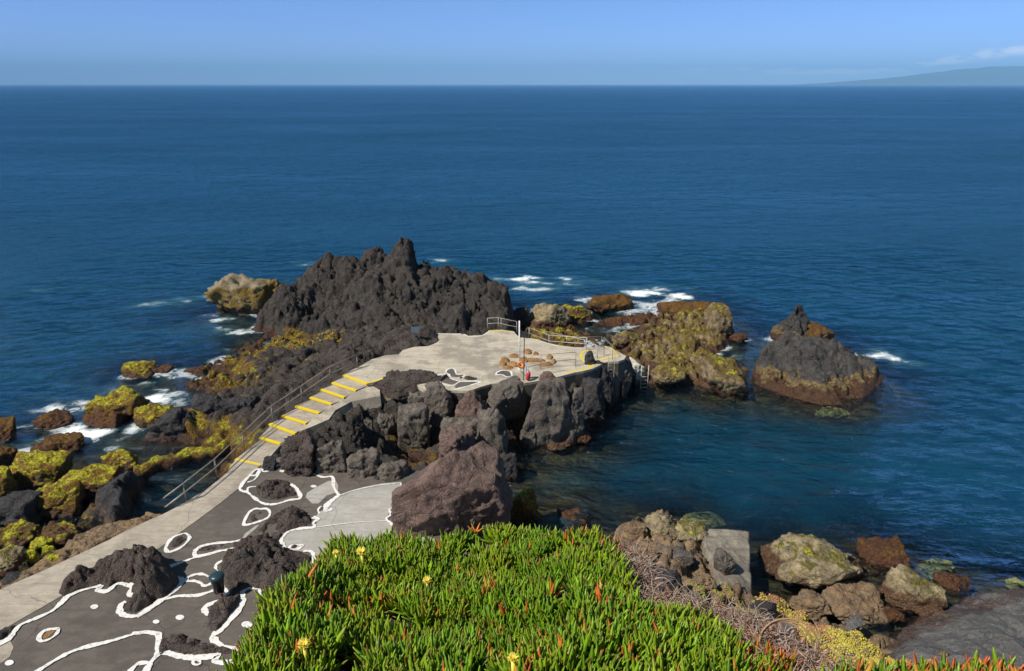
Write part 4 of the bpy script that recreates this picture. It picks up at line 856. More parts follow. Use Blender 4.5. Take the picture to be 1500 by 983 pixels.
def depth_at(x, y):
    d = dlook(x, y); n = fbm(np.stack([x/3.2, y/3.2, 0*x], 1), 4)
    D = .12+.42*d+.03*d*d + n*.45*np.clip(d/2, 0, 1)
    for px, py, rx, ry, k in SHAL: D = D*(1-.8*k*np.clip(blob(x, y, px, py, rx, ry), 0, 1)*np.clip(1.0, 0, 1)) if k <= 1 else np.minimum(D, .75+8*(1-blob(x, y, px, py, rx, ry)))
    return np.clip(D, .1, 9.)
def axis(lo, hi, st, far, g=1.12):
    c = list(np.arange(lo, hi+1e-6, st)); s = st; v = hi
    while v < far: s *= g; v += s; c.append(v)
    s = st; v = lo; 
    while v > -far: s *= g; v -= s; c.insert(0, v)
    return np.array(c)
xs = axis(-46, 50, .3, 60000); ys_ = axis(14, 84, .3, 60000); ys_ = ys_[ys_ > -400]
X, Y = np.meshgrid(xs, ys_); x, y = X.ravel(), Y.ravel(); ny, nx = X.shape
idx = np.arange(nx*ny).reshape(ny, nx); Fq = np.stack([idx[:-1, :-1], idx[:-1, 1:], idx[1:, 1:], idx[1:, :-1]], 2).reshape(-1, 4)
near = (x > -60) & (x < 84) & (y > 10) & (y < 102)
Dp = np.full(len(x), 9.); Dp[near] = depth_at(x[near], y[near])
far_ = np.clip(np.maximum(np.abs(x-2)-48, np.abs(y-49)-35)/12, 0, 1); Dp = Dp*(1-far_)+9*far_
FOAM = [(960, 432, 3.2, 2.2, .0, 1.15), (985, 430, 2.4, 1.2, .0, .9), (930, 450, 2.5, 2.5, .2, .75), (905, 452, 3, 1.5, 0, .5), (860, 438, 1.4, 1.2, 0, .8), (785, 410, 4.2, 1.3, -.1, .9), (775, 422, 3.5, 1.2, .1, .7), (825, 415, 2.2, 1.2, -.2, .6),
        (1293, 523, 1.4, .9, -.2, 1.0), (1265, 515, 1.6, .8, 0, .5), (1095, 522, 1.6, 1.0, 0, .8), (1075, 520, 1.5, .8, 0, .5), (292, 446, 1.0, .8, 0, .9), (235, 445, 3, 1.0, .3, .55), (335, 466, 2.4, .8, .2, .8), (365, 484, 1.6, .8, 0, .8), (322, 478, 1.2, 1.2, .5, .6),
        (258, 585, 2.2, 1.2, .1, 1.1), (245, 595, 1.4, .8, 0, .6), (300, 525, 1.4, .7, .3, .8), (325, 517, 1.5, .7, .3, .8), (250, 552, 2.5, .9, .2, .8), (215, 562, 2.0, .8, 0, .5), (150, 632, 2.8, 1.5, -.1, 1.2), (112, 608, 2.0, 2.0, .5, 1.1), (30, 665, 3.0, 1.4, .2, .8), (75, 622, 3.5, 1.6, .2, .7), (120, 628, 2.2, 1.0, 0, .9), (35, 640, 2.0, 1.2, .3, .95), (60, 660, 3.0, .7, 0, .8), (20, 625, 1.5, .8, 0, .8), (80, 590, 1.8, 1.8, .4, .45), (140, 575, 1.8, .7, .5, .5),
        (90, 570, 1.5, 1.5, .5, .4), (818, 762, 1.5, .9, 0, .42), (805, 700, .6, 1.1, 0, .35), (822, 715, .6, .6, 0, .3), (10, 688, 1.6, .5, 0, .7), (60, 424, 2, 1, 0, .35), (455, 385, 2, 1, 0, .6), (645, 382, 1, 1, 0, .7), (1210, 598, 1.2, .5, 0, .3), (100, 650, 4.0, 1.8, .1, .7), (200, 600, 3.0, 1.5, .2, .5), (180, 560, 3.5, 1.2, .2, .5), (50, 610, 4, 2, .3, .6), (340, 475, 3.2, 1.6, .2, .55), (940, 445, 4.5, 3.0, .1, .6), (800, 412, 5.5, 2.2, 0, .55), (0, 655, 3, 1.5, 0, .7), (285, 440, 2.2, 1.6, .3, .6), (1110, 515, 2.2, 1.4, 0, .6), (1300, 528, 1.8, .8, -.2, .8)]
fo = np.zeros(len(x)); xn, yn = x[near], y[near]; f_ = np.zeros(near.sum())
Pw = np.stack([xn/2.6, yn/2.0, 0*xn], 1); WX = [fbm(Pw, 4)*1.5, fbm(Pw+30, 4)*1.1]; mod = np.clip(.72+1.0*fbm(Pw*.9+60, 4), .15, 1.15)
for px, py, rx, ry, an, s in FOAM: f_ = np.maximum(f_, 1.2*s*mod*np.clip(1.35*blob(xn, yn, px, py, rx*1.15, ry*1.15, an), 0, 1))
# a thin broken foam edge where the open sea meets rock
dd_ = dlook(xn, yn); open_ = np.clip(((yn-44)/6 + (xn < -12)*1.0), 0, 1)
f_ = np.maximum(f_, .95*np.exp(-(dd_/.75)**2)*open_*sstep(-.2, .35, fbm(np.stack([xn/2.5, yn/2.5, 0*xn+4], 1), 3)+.1))
fo[near] = f_; WX = [0., 0.]
# gentle real swell
sw = np.zeros(len(x)); P3 = np.stack([xn*.22+yn*.05, yn*.34-xn*.05, 0*xn], 1)
sw[near] = (fbm(P3, 2)*.05+fbm(P3*3.1+8, 2)*.02)*np.clip(dd_/2, .1, 1)*(1-far_[near])
t = NT('sea_water'); p = t.pos()
pw1 = t.noise(.05, 3, .6, vec=t.scl(p, (.6, 1.4, 1))); w1 = t.noise(.55, 3, .6, vec=t.scl(p, (.55, 1.15, 1)), dist=.5); w2 = t.noise(2.0, 4, .62, vec=t.scl(p, (.6, 1.3, 1)), off=9, dist=.4); w3 = t.noise(8., 3, .6, off=3)
hh = t.ma('ADD', t.ma('MULTIPLY', w1, 1.0), t.ma('ADD', t.ma('MULTIPLY', w2, .50), t.ma('MULTIPLY', w3, .10)))
wp = t.noise(.012, 4, .65, vec=t.scl(p, (.35, 1.3, 1)), off=21, dist=.8)
hh = t.ma('MULTIPLY', hh, t.mr(wp, .35, .65, .55, 1.25)); hh = t.ma('ADD', hh, t.ma('MULTIPLY', t.noise(.11, 3, .5, vec=t.scl(p, (.6, 1.3, 1)), off=40), 3.2)); hh = t.ma('ADD', hh, t.ma('MULTIPLY', t.noise(.26, 3, .55, vec=t.scl(p, (.5, 1.2, 1)), off=61, dist=.5), 1.9))
bn = t.bump(hh, 1.0, .62)
deep = t.attr('deep'); foam = t.attr('foam')
fn = t.n('ShaderNodeFresnel'); fn.inputs['IOR'].default_value = 1.33; t.l(bn, fn.inputs['Normal'])
gl = t.n('ShaderNodeBsdfGlossy'); gl.inputs['Roughness'].default_value = .09; t.l(bn, gl.inputs['Normal']); gl.inputs['Color'].default_value = (.40, .62, .86, 1)
patchy = t.noise(.018, 3, .6, vec=t.scl(p, (.5, 1, 1)), off=5)
body = t.mix(t.mr(patchy, .3, .7), (.0018, .028, .058), (.0036, .044, .084))
body = t.mix(t.mr(w1, .35, .7, 0, .45), body, (.006, .055, .088))
bodyc = t.mix(t.mr(foam, .12, .9, 0, .7), body, (.08, .22, .25))
df = t.n('ShaderNodeBsdfDiffuse'); t.l(bodyc, df.inputs['Color']); t.l(bn, df.inputs['Normal'])
tr = t.n('ShaderNodeBsdfTransparent'); t.l(t.mix(deep, (.93, .96, .92), (.45, .68, .70)), tr.inputs['Color'])
m1 = t.n('ShaderNodeMixShader'); t.l(t.ma('MAXIMUM', deep, t.mr(foam, .15, .8, 0, .4)), m1.inputs[0]); t.l(tr.outputs[0], m1.inputs[1]); t.l(df.outputs[0], m1.inputs[2])
m2 = t.n('ShaderNodeMixShader'); t.l(fn.outputs[0], m2.inputs[0]); t.l(m1.outputs[0], m2.inputs[1]); t.l(gl.outputs[0], m2.inputs[2])
fd = t.n('ShaderNodeBsdfDiffuse'); fd.inputs['Color'].default_value = (.82, .86, .88, 1)
fnz = t.ma('ADD', t.ma('MULTIPLY', t.noise(1.1, 7, .72, dist=1.6), .65), t.ma('MULTIPLY', t.noise(5.5, 5, .7, dist=1.0), .35))
lace = t.ma('SUBTRACT', 1., t.ma('MULTIPLY', t.ma('ABSOLUTE', t.ma('SUBTRACT', fnz, .5)), 7.))
fsum = t.ma('ADD', t.ma('MULTIPLY', foam, .78), t.ma('ADD', t.ma('MULTIPLY', lace, .36), t.ma('MULTIPLY', t.ma('SUBTRACT', fnz, .5), 1.6)))
fm = t.ma('MULTIPLY', t.mr(fsum, .78, 1.34, 0, .92), t.mr(foam, .08, .25))
m3 = t.n('ShaderNodeMixShader'); t.l(fm, m3.inputs[0]); t.l(m2.outputs[0], m3.inputs[1]); t.l(fd.outputs[0], m3.inputs[2]); t.l(m3.outputs[0], t.out.inputs[0])
alpha = 1-np.exp(-np.clip(Dp-.1, 0, 9)**1.3*.42)
sea = mk('sea', np.stack([x, y, sw], 1), Fq, t.m, attrs={'deep': alpha, 'foam': fo}); tag(sea, 'deep blue rippled open sea reaching the horizon', None, None, 'structure')
# sea bed
sx = np.arange(-60, 80, .45); sy = np.arange(8, 100, .45); X, Y = np.meshgrid(sx, sy); x, y = X.ravel(), Y.ravel(); ny, nx = X.shape
D_ = depth_at(x, y); P3 = np.stack([x, y, 0*x], 1); F1, F2, R_, _ = vor(P3/1.3); z = -D_-.25+(R_[:, 0]-.5)*.35-.3*F1+fbm(P3/.6, 3)*.1
z = np.minimum(z, -.12); idx = np.arange(nx*ny).reshape(ny, nx); Fb = np.stack([idx[:-1, :-1], idx[:-1, 1:], idx[1:, 1:], idx[1:, :-1]], 2).reshape(-1, 4)
t = NT('sea_bed'); n1 = t.noise(.9, 5, .65); n2 = t.noise(3.5, 5, .7); col = t.mix(t.mr(n1, .4, .6), (.030, .020, .009), (.062, .046, .018)); col = t.mix(t.mr(n2, .5, .68, 0, .8), col, (.085, .12, .05)); col = t.mix(t.mr(n2, .45, .3, 0, .8), col, (.015, .012, .010))
t.bsdf(col, .9, t.bump(n2, .5, .1)); tag(mk('sea_bed', np.stack([x, y, z], 1), Fb, t.m), 'weedy brown stony sea bed showing through the shallows', None, None, 'structure')

# ------------------------------------------------------------------ distant island
V = []; n_ = 140; m_ = 12
for i in range(n_):
    u = i/(n_-1); px = 1150+u*620; 
    prof = np.interp(px, [1150, 1200, 1250, 1300, 1350, 1400, 1440, 1480, 1520, 1600, 1700, 1770], [0, 60, 130, 210, 330, 470, 540, 560, 600, 520, 300, 0])
    for j in range(m_):
        v = j/(m_-1); Yd = 21000+v*5000; dc = Yd*CP; xx = (px-750)/F*dc
        h = prof*math.sin(math.pi*v)**.8*(1+.10*float(fbm(np.array([[xx/900, Yd/900, 0]]), 4)[0])); V.append((xx, Yd, h-3))
Fs = [(i*m_+j, (i+1)*m_+j, (i+1)*m_+j+1, i*m_+j+1) for i in range(n_-1) for j in range(m_-1)]
t = NT('island_green'); t.bsdf(t.mix(t.noise(.002, 5, .6), (.03, .05, .03), (.055, .065, .04)), .95)
tag(mk('distant_island', V, Fs, t.m), 'long low hazy blue island on the right of the horizon', None, None, 'structure')

# ------------------------------------------------------------------ bluff with succulents
def gz(x, y):
    P_ = np.stack([x, y, 0*x], 1); return 17.72-.40*(y-2.2)+.10*fbm(P_/.7, 3)-.03*x*(x > 1.0)
def onplane(px, py, up=0.):
    x, y, zz = ray(px, py); tt = 3.
    for _ in range(14): tt = tt*.5+.5*((float(gz(np.array([x*tt]), np.array([y*tt]))[0])+up-CAMZ)/zz)
    return (x*tt, y*tt)
ICE = [(330, 1090), (352, 990), (375, 960), (398, 910), (430, 876), (455, 850), (478, 826), (503, 806), (535, 806), (578, 800), (610, 804), (650, 805), (700, 797), (750, 792), (770, 788), (800, 798), (850, 800), (880, 808), (897, 835), (920, 868), (950, 895), (1000, 915), (1040, 930), (1065, 950), (1085, 985), (1100, 1090)]
BL = [(250, 1120), (345, 992), (370, 962), (395, 912), (428, 876), (455, 850), (478, 828), (505, 808), (578, 803), (640, 808), (700, 800), (770, 792), (850, 803), (885, 806), (930, 818), (950, 850), (965, 880), (1030, 900), (1090, 915), (1150, 935), (1200, 975), (1260, 1003), (1400, 1008), (1700, 1012)]
edge_w = [onplane(x, y) for x, y in BL]
poly = [(-3.2, 1.1), *edge_w, (5.5, 1.6), (6, -2.5), (-5, -2.5)]
res = .05; gx_ = np.arange(-5.2, 6.2, res); gy_ = np.arange(-2.6, 5.2, res); X, Y = np.meshgrid(gx_, gy_); x, y = X.ravel(), Y.ravel(); ny, nx = X.shape
sd = sdist(np.stack([x, y], 1), poly); z = gz(x, y)+.05*fbm(np.stack([x/.15, y/.15, 0*x], 1), 3)-.04
z = np.where(sd < 0, z+sd*14-.05, z-.25*np.clip(.12-sd, 0, 1)); z = np.maximum(z, 9)
idx = np.arange(nx*ny).reshape(ny, nx); Fh = np.stack([idx[:-1, :-1], idx[:-1, 1:], idx[1:, 1:], idx[1:, :-1]], 2).reshape(-1, 4); kp = (sd > -.75); Fh = Fh[kp[Fh].all(1)]
t = NT('dry_soil'); n1 = t.noise(9, 5, .7); t.bsdf(t.mix(t.mr(n1, .35, .65), (.045, .032, .022), (.12, .085, .06)), .95, t.bump(n1, .8, .03))
tag(mk('hillside', np.stack([x, y, z], 1), Fh, t.m), 'brown earth bluff under the green succulent carpet', None, None, 'structure')

def sample_poly(poly, n):
    poly = np.array([p_[:2] for p_ in poly]); a, c = poly.min(0), poly.max(0); out = np.zeros((0, 2))
    while len(out) < n:
        q = RNG.uniform(a, c, (n*2, 2)); out = np.vstack([out, q[sdist(q, poly) > 0]])
    return out[:n]
# leaf: a three sided tapering finger, curved along its length
LT = [0, .18, .45, .75, .93]; LW = [.55, .95, 1.0, .72, .34]
def leaves(pos, direc, curl, L, Wd, col, tipc):
    n = len(pos); direc = direc/np.linalg.norm(direc, axis=1)[:, None]
    side = np.cross(direc, np.stack([RNG.normal(size=n)*.3, RNG.normal(size=n)*.3, np.ones(n)], 1)); side /= np.linalg.norm(side, axis=1)[:, None]+1e-9
    nor = np.cross(side, direc); V = []; Cc = []
    for k, (tt, ww) in enumerate(zip(LT, LW)):
        c = pos+direc*(L*tt)[:, None]+nor*(curl*L*tt*tt)[:, None]
        for a in (90, 210, 330):
            ca, sa = math.cos(math.radians(a)), math.sin(math.radians(a))
            V.append(c+(side*ca+nor*sa*-1)*(Wd*ww*.5)[:, None]); g = max(0, (tt-.55)/.45)**1.5; Cc.append(col*(1-g)+tipc*g)
    V.append(pos+direc*L[:, None]+nor*(curl*L)[:, None]); Cc.append(tipc)
    K = len(V); V = np.stack(V, 1).reshape(-1, 3); Cc = np.stack(Cc, 1).reshape(-1, 3); T_ = []
    for r in range(len(LT)-1):
        for s in range(3):
            a, b_, c, d = r*3+s, r*3+(s+1) % 3, (r+1)*3+(s+1) % 3, (r+1)*3+s; T_ += [(a, b_, c), (a, c, d)]
    r = (len(LT)-1)*3
    for s in range(3): T_.append((r+s, r+(s+1) % 3, K-1))
    T_ = np.array(T_); Fs = (T_[None]+(np.arange(n)*K)[:, None, None]).reshape(-1, 3)
    return V, Fs, Cc
def shoots(xy, lmin, lmax, red=.06, up=.0):
    n = len(xy); base = np.stack([xy[:, 0], xy[:, 1], gz(xy[:, 0], xy[:, 1])+up], 1)
    big = fbm(base/.45, 2); lean = np.stack([fbm(base/.35+3, 2)*.6+RNG.normal(size=n)*.34, fbm(base/.35+20, 2)*.5+RNG.normal(size=n)*.30-.12, np.ones(n)], 1); lean /= np.linalg.norm(lean, axis=1)[:, None]
    kind = RNG.rand(n); outs = []; base[:, 2] += big*.03
    for k in range(9):
        az = k*math.pi+(k//2)*1.57+RNG.uniform(-.35, .35, n)+kind*6; ring = k//2
        el = np.array([.35, .62, .95, 1.2, 1.5])[ring]+RNG.normal(size=n)*.14
        d = np.stack([np.cos(az)*np.cos(el), np.sin(az)*np.cos(el), np.sin(el)], 1)+lean*.55-np.array([0, 0, .45])
        L = RNG.uniform(lmin, lmax, n)*(.75+.1*ring if ring < 4 else .7)*(1+big*.25); pos = base+lean*(.012*ring)+d*.004
        g = RNG.rand(n, 1); yl = np.clip(fbm(base/.25+60, 2)+.15, 0, .6)[:, None]
        col = np.array([[.060, .170, .008]])*(1-g)+np.array([[.17, .33, .012]])*g; col = col*RNG.uniform(.75, 1.4, (n, 1))*(1-yl*.7)+np.array([[.32, .40, .015]])*yl*.7
        tip = col*.85+np.array([[.05, .015, .002]])
        rr_ = RNG.rand(n); red_tip = (rr_ < .16)[:, None]; tip = np.where(red_tip, np.array([[.17, .06, .012]]), tip)
        dead = ((kind < red+.16*(fbm(base/.22+80, 2) > .42)) & (ring < 4))[:, None]; dc_ = np.where(RNG.rand(n, 1) < .6, np.array([[.55, .16, .025]]), np.array([[.50, .34, .04]])); col = np.where(dead, dc_, col); tip = np.where(dead, np.array([[.45, .06, .03]]), tip)
        old = (RNG.rand(n, 1) < .09) & (ring == 0); col = np.where(old, np.array([[.30, .13, .05]]), col)*RNG.uniform(.7, 1.2, (n, 1))
        outs.append(leaves(pos, d, RNG.uniform(.05, .32, n), L, L*RNG.uniform(.13, .19, n)+.001, col, tip))
    return outs
def join(outs):
    V, Fs, Cc, b_ = [], [], [], 0
    for v, f, c in outs: V.append(v); Fs.append(f+b_); Cc.append(c); b_ += len(v)
    return np.vstack(V), np.vstack(Fs), np.vstack(Cc)
t = NT('succulent_leaf'); cl = t.attr('tint', 'Color'); nn_ = t.noise(60, 3, .6)
pb = t.bsdf(t.mix(t.mr(nn_, .4, .7, 0, .3), cl, (.03, .06, .01)), .38, spec=.45); pb.inputs['Subsurface Weight'].default_value = 0.0
M['leaf'] = t.m
icew = [onplane(x, y) for x, y in ICE]
XY = sample_poly(icew, 4600)
# a few bare places where dry stems show
hole = fbm(np.stack([XY[:, 0]/.42, XY[:, 1]/.42, 0*XY[:, 0]+33], 1), 2); XY = XY[hole > -.34]
outs = shoots(XY, .070, .130, .022)
ex = sample_poly([onplane(x, y) for x, y in [(1190, 996), (1260, 1000), (1520, 1002), (1520, 1060), (1190, 1060)]], 110); outs += shoots(ex, .08, .12, .3)
ex = sample_poly([onplane(x, y) for x, y in [(1080, 935), (1120, 962), (1160, 992), (1120, 1010), (1080, 1000)]], 60); outs += shoots(ex, .07, .10, .5)
ex = sample_poly([onplane(x, y) for x, y in [(884, 802), (902, 804), (900, 815), (886, 815)]], 5); outs += shoots(ex, .07, .09, .9)
V, Fs, Cc = join(outs)
tag(mk('succulent_carpet', V, Fs, M['leaf'], attrs={'tint': Cc}), 'dense bright green carpet of finger leaved succulents with orange tips in the foreground', 'succulents', None, 'stuff')

def twigs(xyz, lmin, lmax, r, seed, wild=1.0):
    R = np.random.RandomState(seed); n = len(xyz); d = R.normal(size=(n, 3)); d[:, 2] = np.abs(d[:, 2])*.35; d /= np.linalg.norm(d, axis=1)[:, None]
    L = R.uniform(lmin, lmax, n); cur = xyz.copy(); V = []; Cc = []; K = 6; base = np.array([[.42, .33, .27]])*R.uniform(.35, 1.2, (n, 1)); base = np.where(R.rand(n, 1) < .3, base*np.array([[.8, .55, .45]]), base)
    for k in range(K):
        s = np.cross(d, [0.1, .2, 1.]); s /= np.linalg.norm(s, axis=1)[:, None]+1e-9; u = np.cross(s, d)
        for a in (0, 2.09, 4.19): V.append(cur+(s*math.cos(a)+u*math.sin(a))*r*(1-.12*k)*R.uniform(.7, 1.3, (n, 1))); Cc.append(base)
        cur = cur+d*(L/K)[:, None]; d = d+R.normal(size=(n, 3))*.45*wild-np.array([0, 0, .12]); d /= np.linalg.norm(d, axis=1)[:, None]
    V = np.stack(V, 1).reshape(-1, 3); Cc = np.stack(Cc, 1).reshape(-1, 3); T_ = []
    for q in range(K-1):
        for s in range(3): T_.append((q*3+s, q*3+(s+1) % 3, (q+1)*3+(s+1) % 3, (q+1)*3+s))
    return V, (np.array(T_)[None]+(np.arange(n)*K*3)[:, None, None]).reshape(-1, 4), Cc
t = NT('dry_twig'); t.bsdf(t.attr('tint', 'Color'), .85); M['twig'] = t.m
tw = []
for k, (P_, n, up) in enumerate([([(885, 800), (915, 806), (945, 818), (958, 850), (958, 872), (1000, 888), (1020, 902), (995, 915), (950, 895), (915, 865), (895, 835)], 1100, .05), ([(1000, 890), (1050, 898), (1100, 912), (1150, 938), (1120, 955), (1060, 935), (1020, 915)], 650, .04),
                                  ([(1090, 940), (1150, 935), (1190, 965), (1215, 1000), (1100, 1000)], 800, .04), ([(1200, 985), (1300, 1004), (1300, 1030), (1180, 1030)], 200, .03)]):
    xy = sample_poly([onplane(x, y) for x, y in P_], n); z = gz(xy[:, 0], xy[:, 1])+RNG.uniform(0, up, n); tw.append(twigs(np.column_stack([xy, z]), .06, .22, .0032, 70+k))
xy = XY[(hole[hole > -.34] < -.3)][:420]; tw.append(twigs(np.column_stack([xy, gz(xy[:, 0], xy[:, 1])+.01]), .05, .14, .003, 90))
V, Fs, Cc = join(tw); tag(mk('dry_stems', V, Fs, M['twig'], attrs={'tint': Cc}), 'tangle of dry grey brown stems along the right edge of the green carpet', 'dry stems', None, 'stuff')
# curled dry root
c = np.array([*onplane(1143, 958), 0]); c[2] = gz(c[:1], c[1:2])[0]+.06; m = MB()
for k in range(3):
    m.tube([(c[0]+(.105+.012*k)*math.cos(a)+.01*k, c[1]-.02+(.06)*math.sin(a), c[2]+.085*math.sin(a)+.008*k) for a in np.linspace(-.7, 3.7+.2*k, 18)], .0042, 6)
tag(m.build('dry_root', plain('root_brown', (.33, .20, .12), .8), smooth=True), 'curled brown dry root arching over the stems at the lower right', 'root')

# flowers
t = NT('petal'); t.bsdf(t.mix(t.noise(80, 3), (.85, .74, .16), (.75, .60, .06)), .6); M['petal'] = t.m
t = NT('flower_heart'); t.bsdf((.60, .42, .03), .7); M['heart'] = t.m
def flower(px, py, r, lab, openness=.9):
    xy = onplane(px, py, .16); zc = float(gz(np.array([xy[0]]), np.array([xy[1]]))[0])+.165; root = empty('flower', (xy[0], xy[1], zc)); tag(root, lab, 'flower', 'yellow flowers in the succulents')
    n = 90; az = np.linspace(0, 2*math.pi*7, n)+RNG.uniform(-.1, .1, n); el = np.repeat([.15, .45, .8], [30, 30, 30])*openness+RNG.normal(size=n)*.08
    d = np.stack([np.cos(az)*np.cos(el), np.sin(az)*np.cos(el)-.25, np.sin(el)], 1)
    c0 = np.tile([[.8, .7, .12]], (n, 1)); v, f, c_ = leaves(np.zeros((n, 3))+d*.004, d, RNG.uniform(.0, .25, n), np.full(n, r)*RNG.uniform(.85, 1.1, n), np.full(n, r*.2), c0, c0)
    mk('petals', v, f, M['petal'], root, attrs={'tint': c_})
    m = MB(); m.tube([(0, 0, -.002), (0, -.002, .006), (0, -.004, .010)], [r*.28, r*.25, r*.1], 10); m.build('centre', M['heart'], root, smooth=True)
    m = MB(); m.tube([(0, 0, -.12), (0, 0, -.002)], [.006, .009], 8); m.build('stem', M['petal'], root, smooth=True)
flower(530, 810, .029, 'largest yellow flower near the upper left edge of the green carpet')
flower(626, 851, .023, 'yellow flower upright in the middle left of the green carpet')
flower(446, 946, .024, 'yellow flower at the lower left of the green carpet')
flower(752, 968, .021, 'yellow flower at the bottom centre of the green carpet')
flower(492, 806, .018, 'small yellow flower on the upper left rim beside the apron', .7)
M['wilt'] = plain('wilted_orange', (.62, .25, .03), .6, 0, (.45, .12, .02))
xy = onplane(697, 782, .14); zc = float(gz(np.array([xy[0]]), np.array([xy[1]]))[0])+.15
n = 7; az = np.linspace(0, 6.28, n, endpoint=False)+.3; d = np.stack([np.cos(az)*.9, np.sin(az)*.5, .35+RNG.rand(n)*.4], 1); c0 = np.tile([[.6, .3, .03]], (n, 1))
v, f, c_ = leaves(np.zeros((n, 3)), d, np.full(n, .1), np.full(n, .075), np.full(n, .013), c0, c0); o = mk('wilted_flower', v, f, M['wilt']); o.location = (xy[0], xy[1], zc)
tag(o, 'orange starry wilted flower on the far rim of the green carpet', 'flower')

# yellow stonecrop on the bank
bvh = BVHTree.FromPolygons([tuple(v) for v in VB], [tuple(int(i) for i in f) for f in FB])
def stonecrop(pxpoly, z, n, size, cols, name, label, thr=-.15):
    P_ = sample_poly([W(x, y, z) for x, y in pxpoly], n); k = fbm(np.column_stack([P_/1.1, 0*P_[:, :1]]), 3); P_ = P_[k > thr]; C_ = []; S = []; 
    for q in P_:
        h = bvh.ray_cast(Vector((q[0], q[1], 30)), Vector((0, 0, -1)))
        if h[0] is not None and h[0].z > .25: C_.append(h[0][:])
    C_ = np.array(C_); n = len(C_)
    D8 = np.array([(1, 0, 0), (-1, 0, 0), (0, 1, 0), (0, -1, 0), (0, 0, 1), (0, 0, -1)], float); F8 = np.array([(0, 2, 4), (2, 1, 4), (1, 3, 4), (3, 0, 4), (2, 0, 5), (1, 2, 5), (3, 1, 5), (0, 3, 5)])
    V = []; Cc = []
    reps = 4; C4 = np.repeat(C_, reps, 0)+RNG.normal(size=(n*reps, 3))*[size, size, size*.5]; m = len(C4)
    rs = RNG.uniform(.4, 1.0, (m, 1, 1))*size; J = RNG.uniform(.6, 1.4, (m, 6, 1)); V = C4[:, None]+D8[None]*rs*J
    cn = fbm(C4/1.3, 2); ci = np.clip(cn+.5+RNG.normal(size=m)*.25, 0, .999); cols = np.array(cols); cc = cols[(ci*len(cols)).astype(int)]*RNG.uniform(.7, 1.25, (m, 1))
    o = mk(name, V.reshape(-1, 3), (F8[None]+(np.arange(m)*6)[:, None, None]).reshape(-1, 3), M['twig'], attrs={'tint': np.repeat(cc, 6, 0)}, smooth=False)
    tag(o, label, 'plants', None, 'stuff')
stonecrop([(1120, 846), (1140, 848), (1160, 875), (1200, 898), (1250, 915), (1300, 935), (1345, 965), (1420, 1005), (1330, 1040), (1180, 1010), (1180, 960), (1130, 925), (1098, 905), (1105, 870)], 1.4, 17000, .040,
          [(.42, .36, .06), (.50, .44, .07), (.30, .32, .05), (.48, .32, .10), (.42, .24, .10), (.30, .15, .07)], 'stonecrop', 'yellow and orange stonecrop mat covering the lower right bank', -.55)
stonecrop([(1010, 850), (1060, 850), (1100, 872), (1100, 905), (1150, 940), (1060, 925), (1010, 890)], 2.2, 2600, .030,
          [(.22, .24, .04), (.30, .24, .07), (.32, .20, .09), (.25, .28, .04)], 'stonecrop', 'sparse green brown stonecrop beside the broken concrete block', -.1)
# yellow lichen and weed tufts on the lava shelf
bvh = BVHTree.FromPolygons([tuple(v) for v in VR2], [tuple(int(i) for i in f) for f in FR2])
stonecrop([(372, 492), (400, 486), (450, 488), (505, 498), (500, 506), (440, 504), (395, 502)], 1.4, 1500, .06, [(.30, .20, .02), (.38, .28, .03), (.22, .18, .02), (.2, .1, .02)], 'yellow_growth', 'strip of yellow salt plants in the gap between the outcrop and the shelf', -.2)

# ------------------------------------------------------------------ light, sky, air
SUNV = Vector((-.74, -.47, 1.0)).normalized()
s = bpy.data.lights.new('sun', 'SUN'); so = bpy.data.objects.new('sun', s); COL.objects.link(so)
s.energy = 5.0; s.angle = math.radians(.53); s.color = (1, .93, .83)
so.rotation_euler = SUNV.to_track_quat('Z', 'Y').to_euler()
SKYLO = (.84, 1.08, 2.0, 1); SKYHI = (.90, 1.02, .84, 1)
w = bpy.data.worlds.new('World'); scene.world = w; w.use_nodes = True; nt = w.node_tree; nt.nodes.clear()
sky = nt.nodes.new('ShaderNodeTexSky'); sky.sky_type = 'NISHITA'; sky.sun_disc = False
sky.sun_elevation = math.asin(SUNV.z); sky.sun_rotation = math.atan2(SUNV.x, SUNV.y); sky.altitude = 1500; sky.air_density = 1.0; sky.dust_density = .35; sky.ozone_density = 3.0
bg = nt.nodes.new('ShaderNodeBackground'); bg.inputs[1].default_value = .068; wo = nt.nodes.new('ShaderNodeOutputWorld')
tc = nt.nodes.new('ShaderNodeTexCoord'); sp_ = nt.nodes.new('ShaderNodeSeparateXYZ'); nt.links.new(tc.outputs['Generated'], sp_.inputs[0])
def wm(op, a, b=0.):
    x = nt.nodes.new('ShaderNodeMath'); x.operation = op
    for i, v in enumerate((a, b)):
        if isinstance(v, bpy.types.NodeSocket): nt.links.new(v, x.inputs[i])
        else: x.inputs[i].default_value = v
    return x.outputs[0]
def wr(v, a, b, c, d):
    x = nt.nodes.new('ShaderNodeMapRange'); x.interpolation_type = 'SMOOTHSTEP'; nt.links.new(v, x.inputs[0])
    for i, q in enumerate((a, b, c, d)): x.inputs[i+1].default_value = q
    return x.outputs[0]
az = wm('DIVIDE', sp_.outputs[0], wm('MAXIMUM', sp_.outputs[1], .05)); el = sp_.outputs[2]
cv = nt.nodes.new('ShaderNodeCombineXYZ'); nt.links.new(wm('MULTIPLY', az, 14.), cv.inputs[0]); nt.links.new(wm('MULTIPLY', el, 75.), cv.inputs[1])
cn = nt.nodes.new('ShaderNodeTexNoise'); cn.inputs['Scale'].default_value = 1.6; cn.inputs['Detail'].default_value = 6; cn.inputs['Roughness'].default_value = .6; nt.links.new(cv.outputs[0], cn.inputs['Vector'])
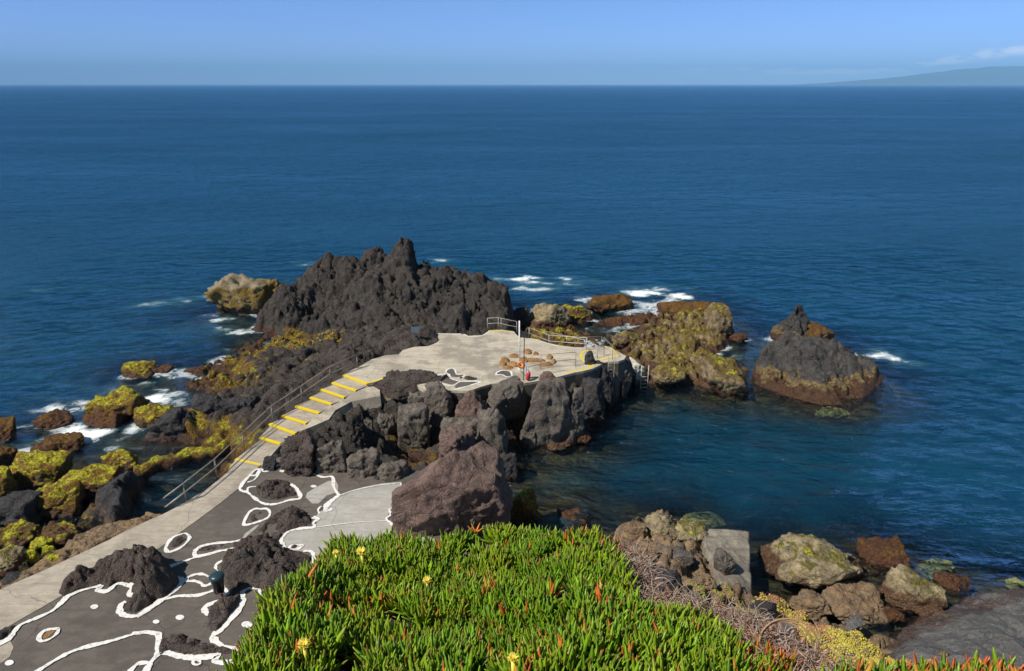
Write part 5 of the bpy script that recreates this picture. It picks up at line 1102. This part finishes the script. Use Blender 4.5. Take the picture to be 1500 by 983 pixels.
# a low bank of clouds that climbs to the right above the island
top_ = wm('ADD', wm('MULTIPLY', wr(az, .45, .80, 0, 1), .026), .016); mid = wm('SUBTRACT', el, top_)
band = wm('MULTIPLY', wr(wm('ABSOLUTE', mid), .0, .010, 1, 0), wr(az, .18, .72, .42, 1.)); band = wm('MULTIPLY', band, wr(az, .15, .28, 0, 1))
cl = wm('MULTIPLY', wr(wm('ADD', cn.outputs[0], wm('MULTIPLY', band, .22)), .56, .74, 0, .75), band)
band2 = wm('MULTIPLY', wr(wm('ABSOLUTE', wm('SUBTRACT', el, .012)), .0, .006, 1, 0), wr(az, .2, .3, 0, .45))
tr_ = nt.nodes.new('ShaderNodeMix'); tr_.data_type = 'RGBA'; nt.links.new(wr(el, -.02, .35, 0, 1), tr_.inputs[0]); tr_.inputs[6].default_value = SKYLO; tr_.inputs[7].default_value = SKYHI
tm = nt.nodes.new('ShaderNodeMix'); tm.data_type = 'RGBA'; tm.blend_type = 'MULTIPLY'; tm.inputs[0].default_value = 1; nt.links.new(sky.outputs[0], tm.inputs[6]); nt.links.new(tr_.outputs[2], tm.inputs[7])
mx = nt.nodes.new('ShaderNodeMix'); mx.data_type = 'RGBA'; nt.links.new(tm.outputs[2], mx.inputs[6]); mx.inputs[7].default_value = (15., 15.5, 17., 1); nt.links.new(cl, mx.inputs[0])
nt.links.new(mx.outputs[2], bg.inputs[0]); nt.links.new(bg.outputs[0], wo.inputs[0])

HZ = 6e-5
m = MB(); m.box((0, 14000, 350), (56000, 40000, 900))
hz = m.build('haze'); tag(hz, 'thin pale sea haze in the air', 'haze', None, 'stuff')
hm = bpy.data.materials.new('haze_air'); hm.use_nodes = True; hn = hm.node_tree; hn.nodes.clear(); ho = hn.nodes.new('ShaderNodeOutputMaterial'); pv = hn.nodes.new('ShaderNodeVolumePrincipled')
pv.inputs['Color'].default_value = (.28, .60, 1, 1); pv.inputs['Density'].default_value = HZ; pv.inputs['Anisotropy'].default_value = -.15; hn.links.new(pv.outputs[0], ho.inputs['Volume']); hz.data.materials.append(hm)

scene.view_settings.view_transform = 'Standard'; scene.view_settings.look = 'None'; scene.view_settings.exposure = .32; scene.view_settings.gamma = 1
scene.cycles.max_bounces = 6; scene.cycles.transparent_max_bounces = 12; scene.cycles.volume_bounces = 0
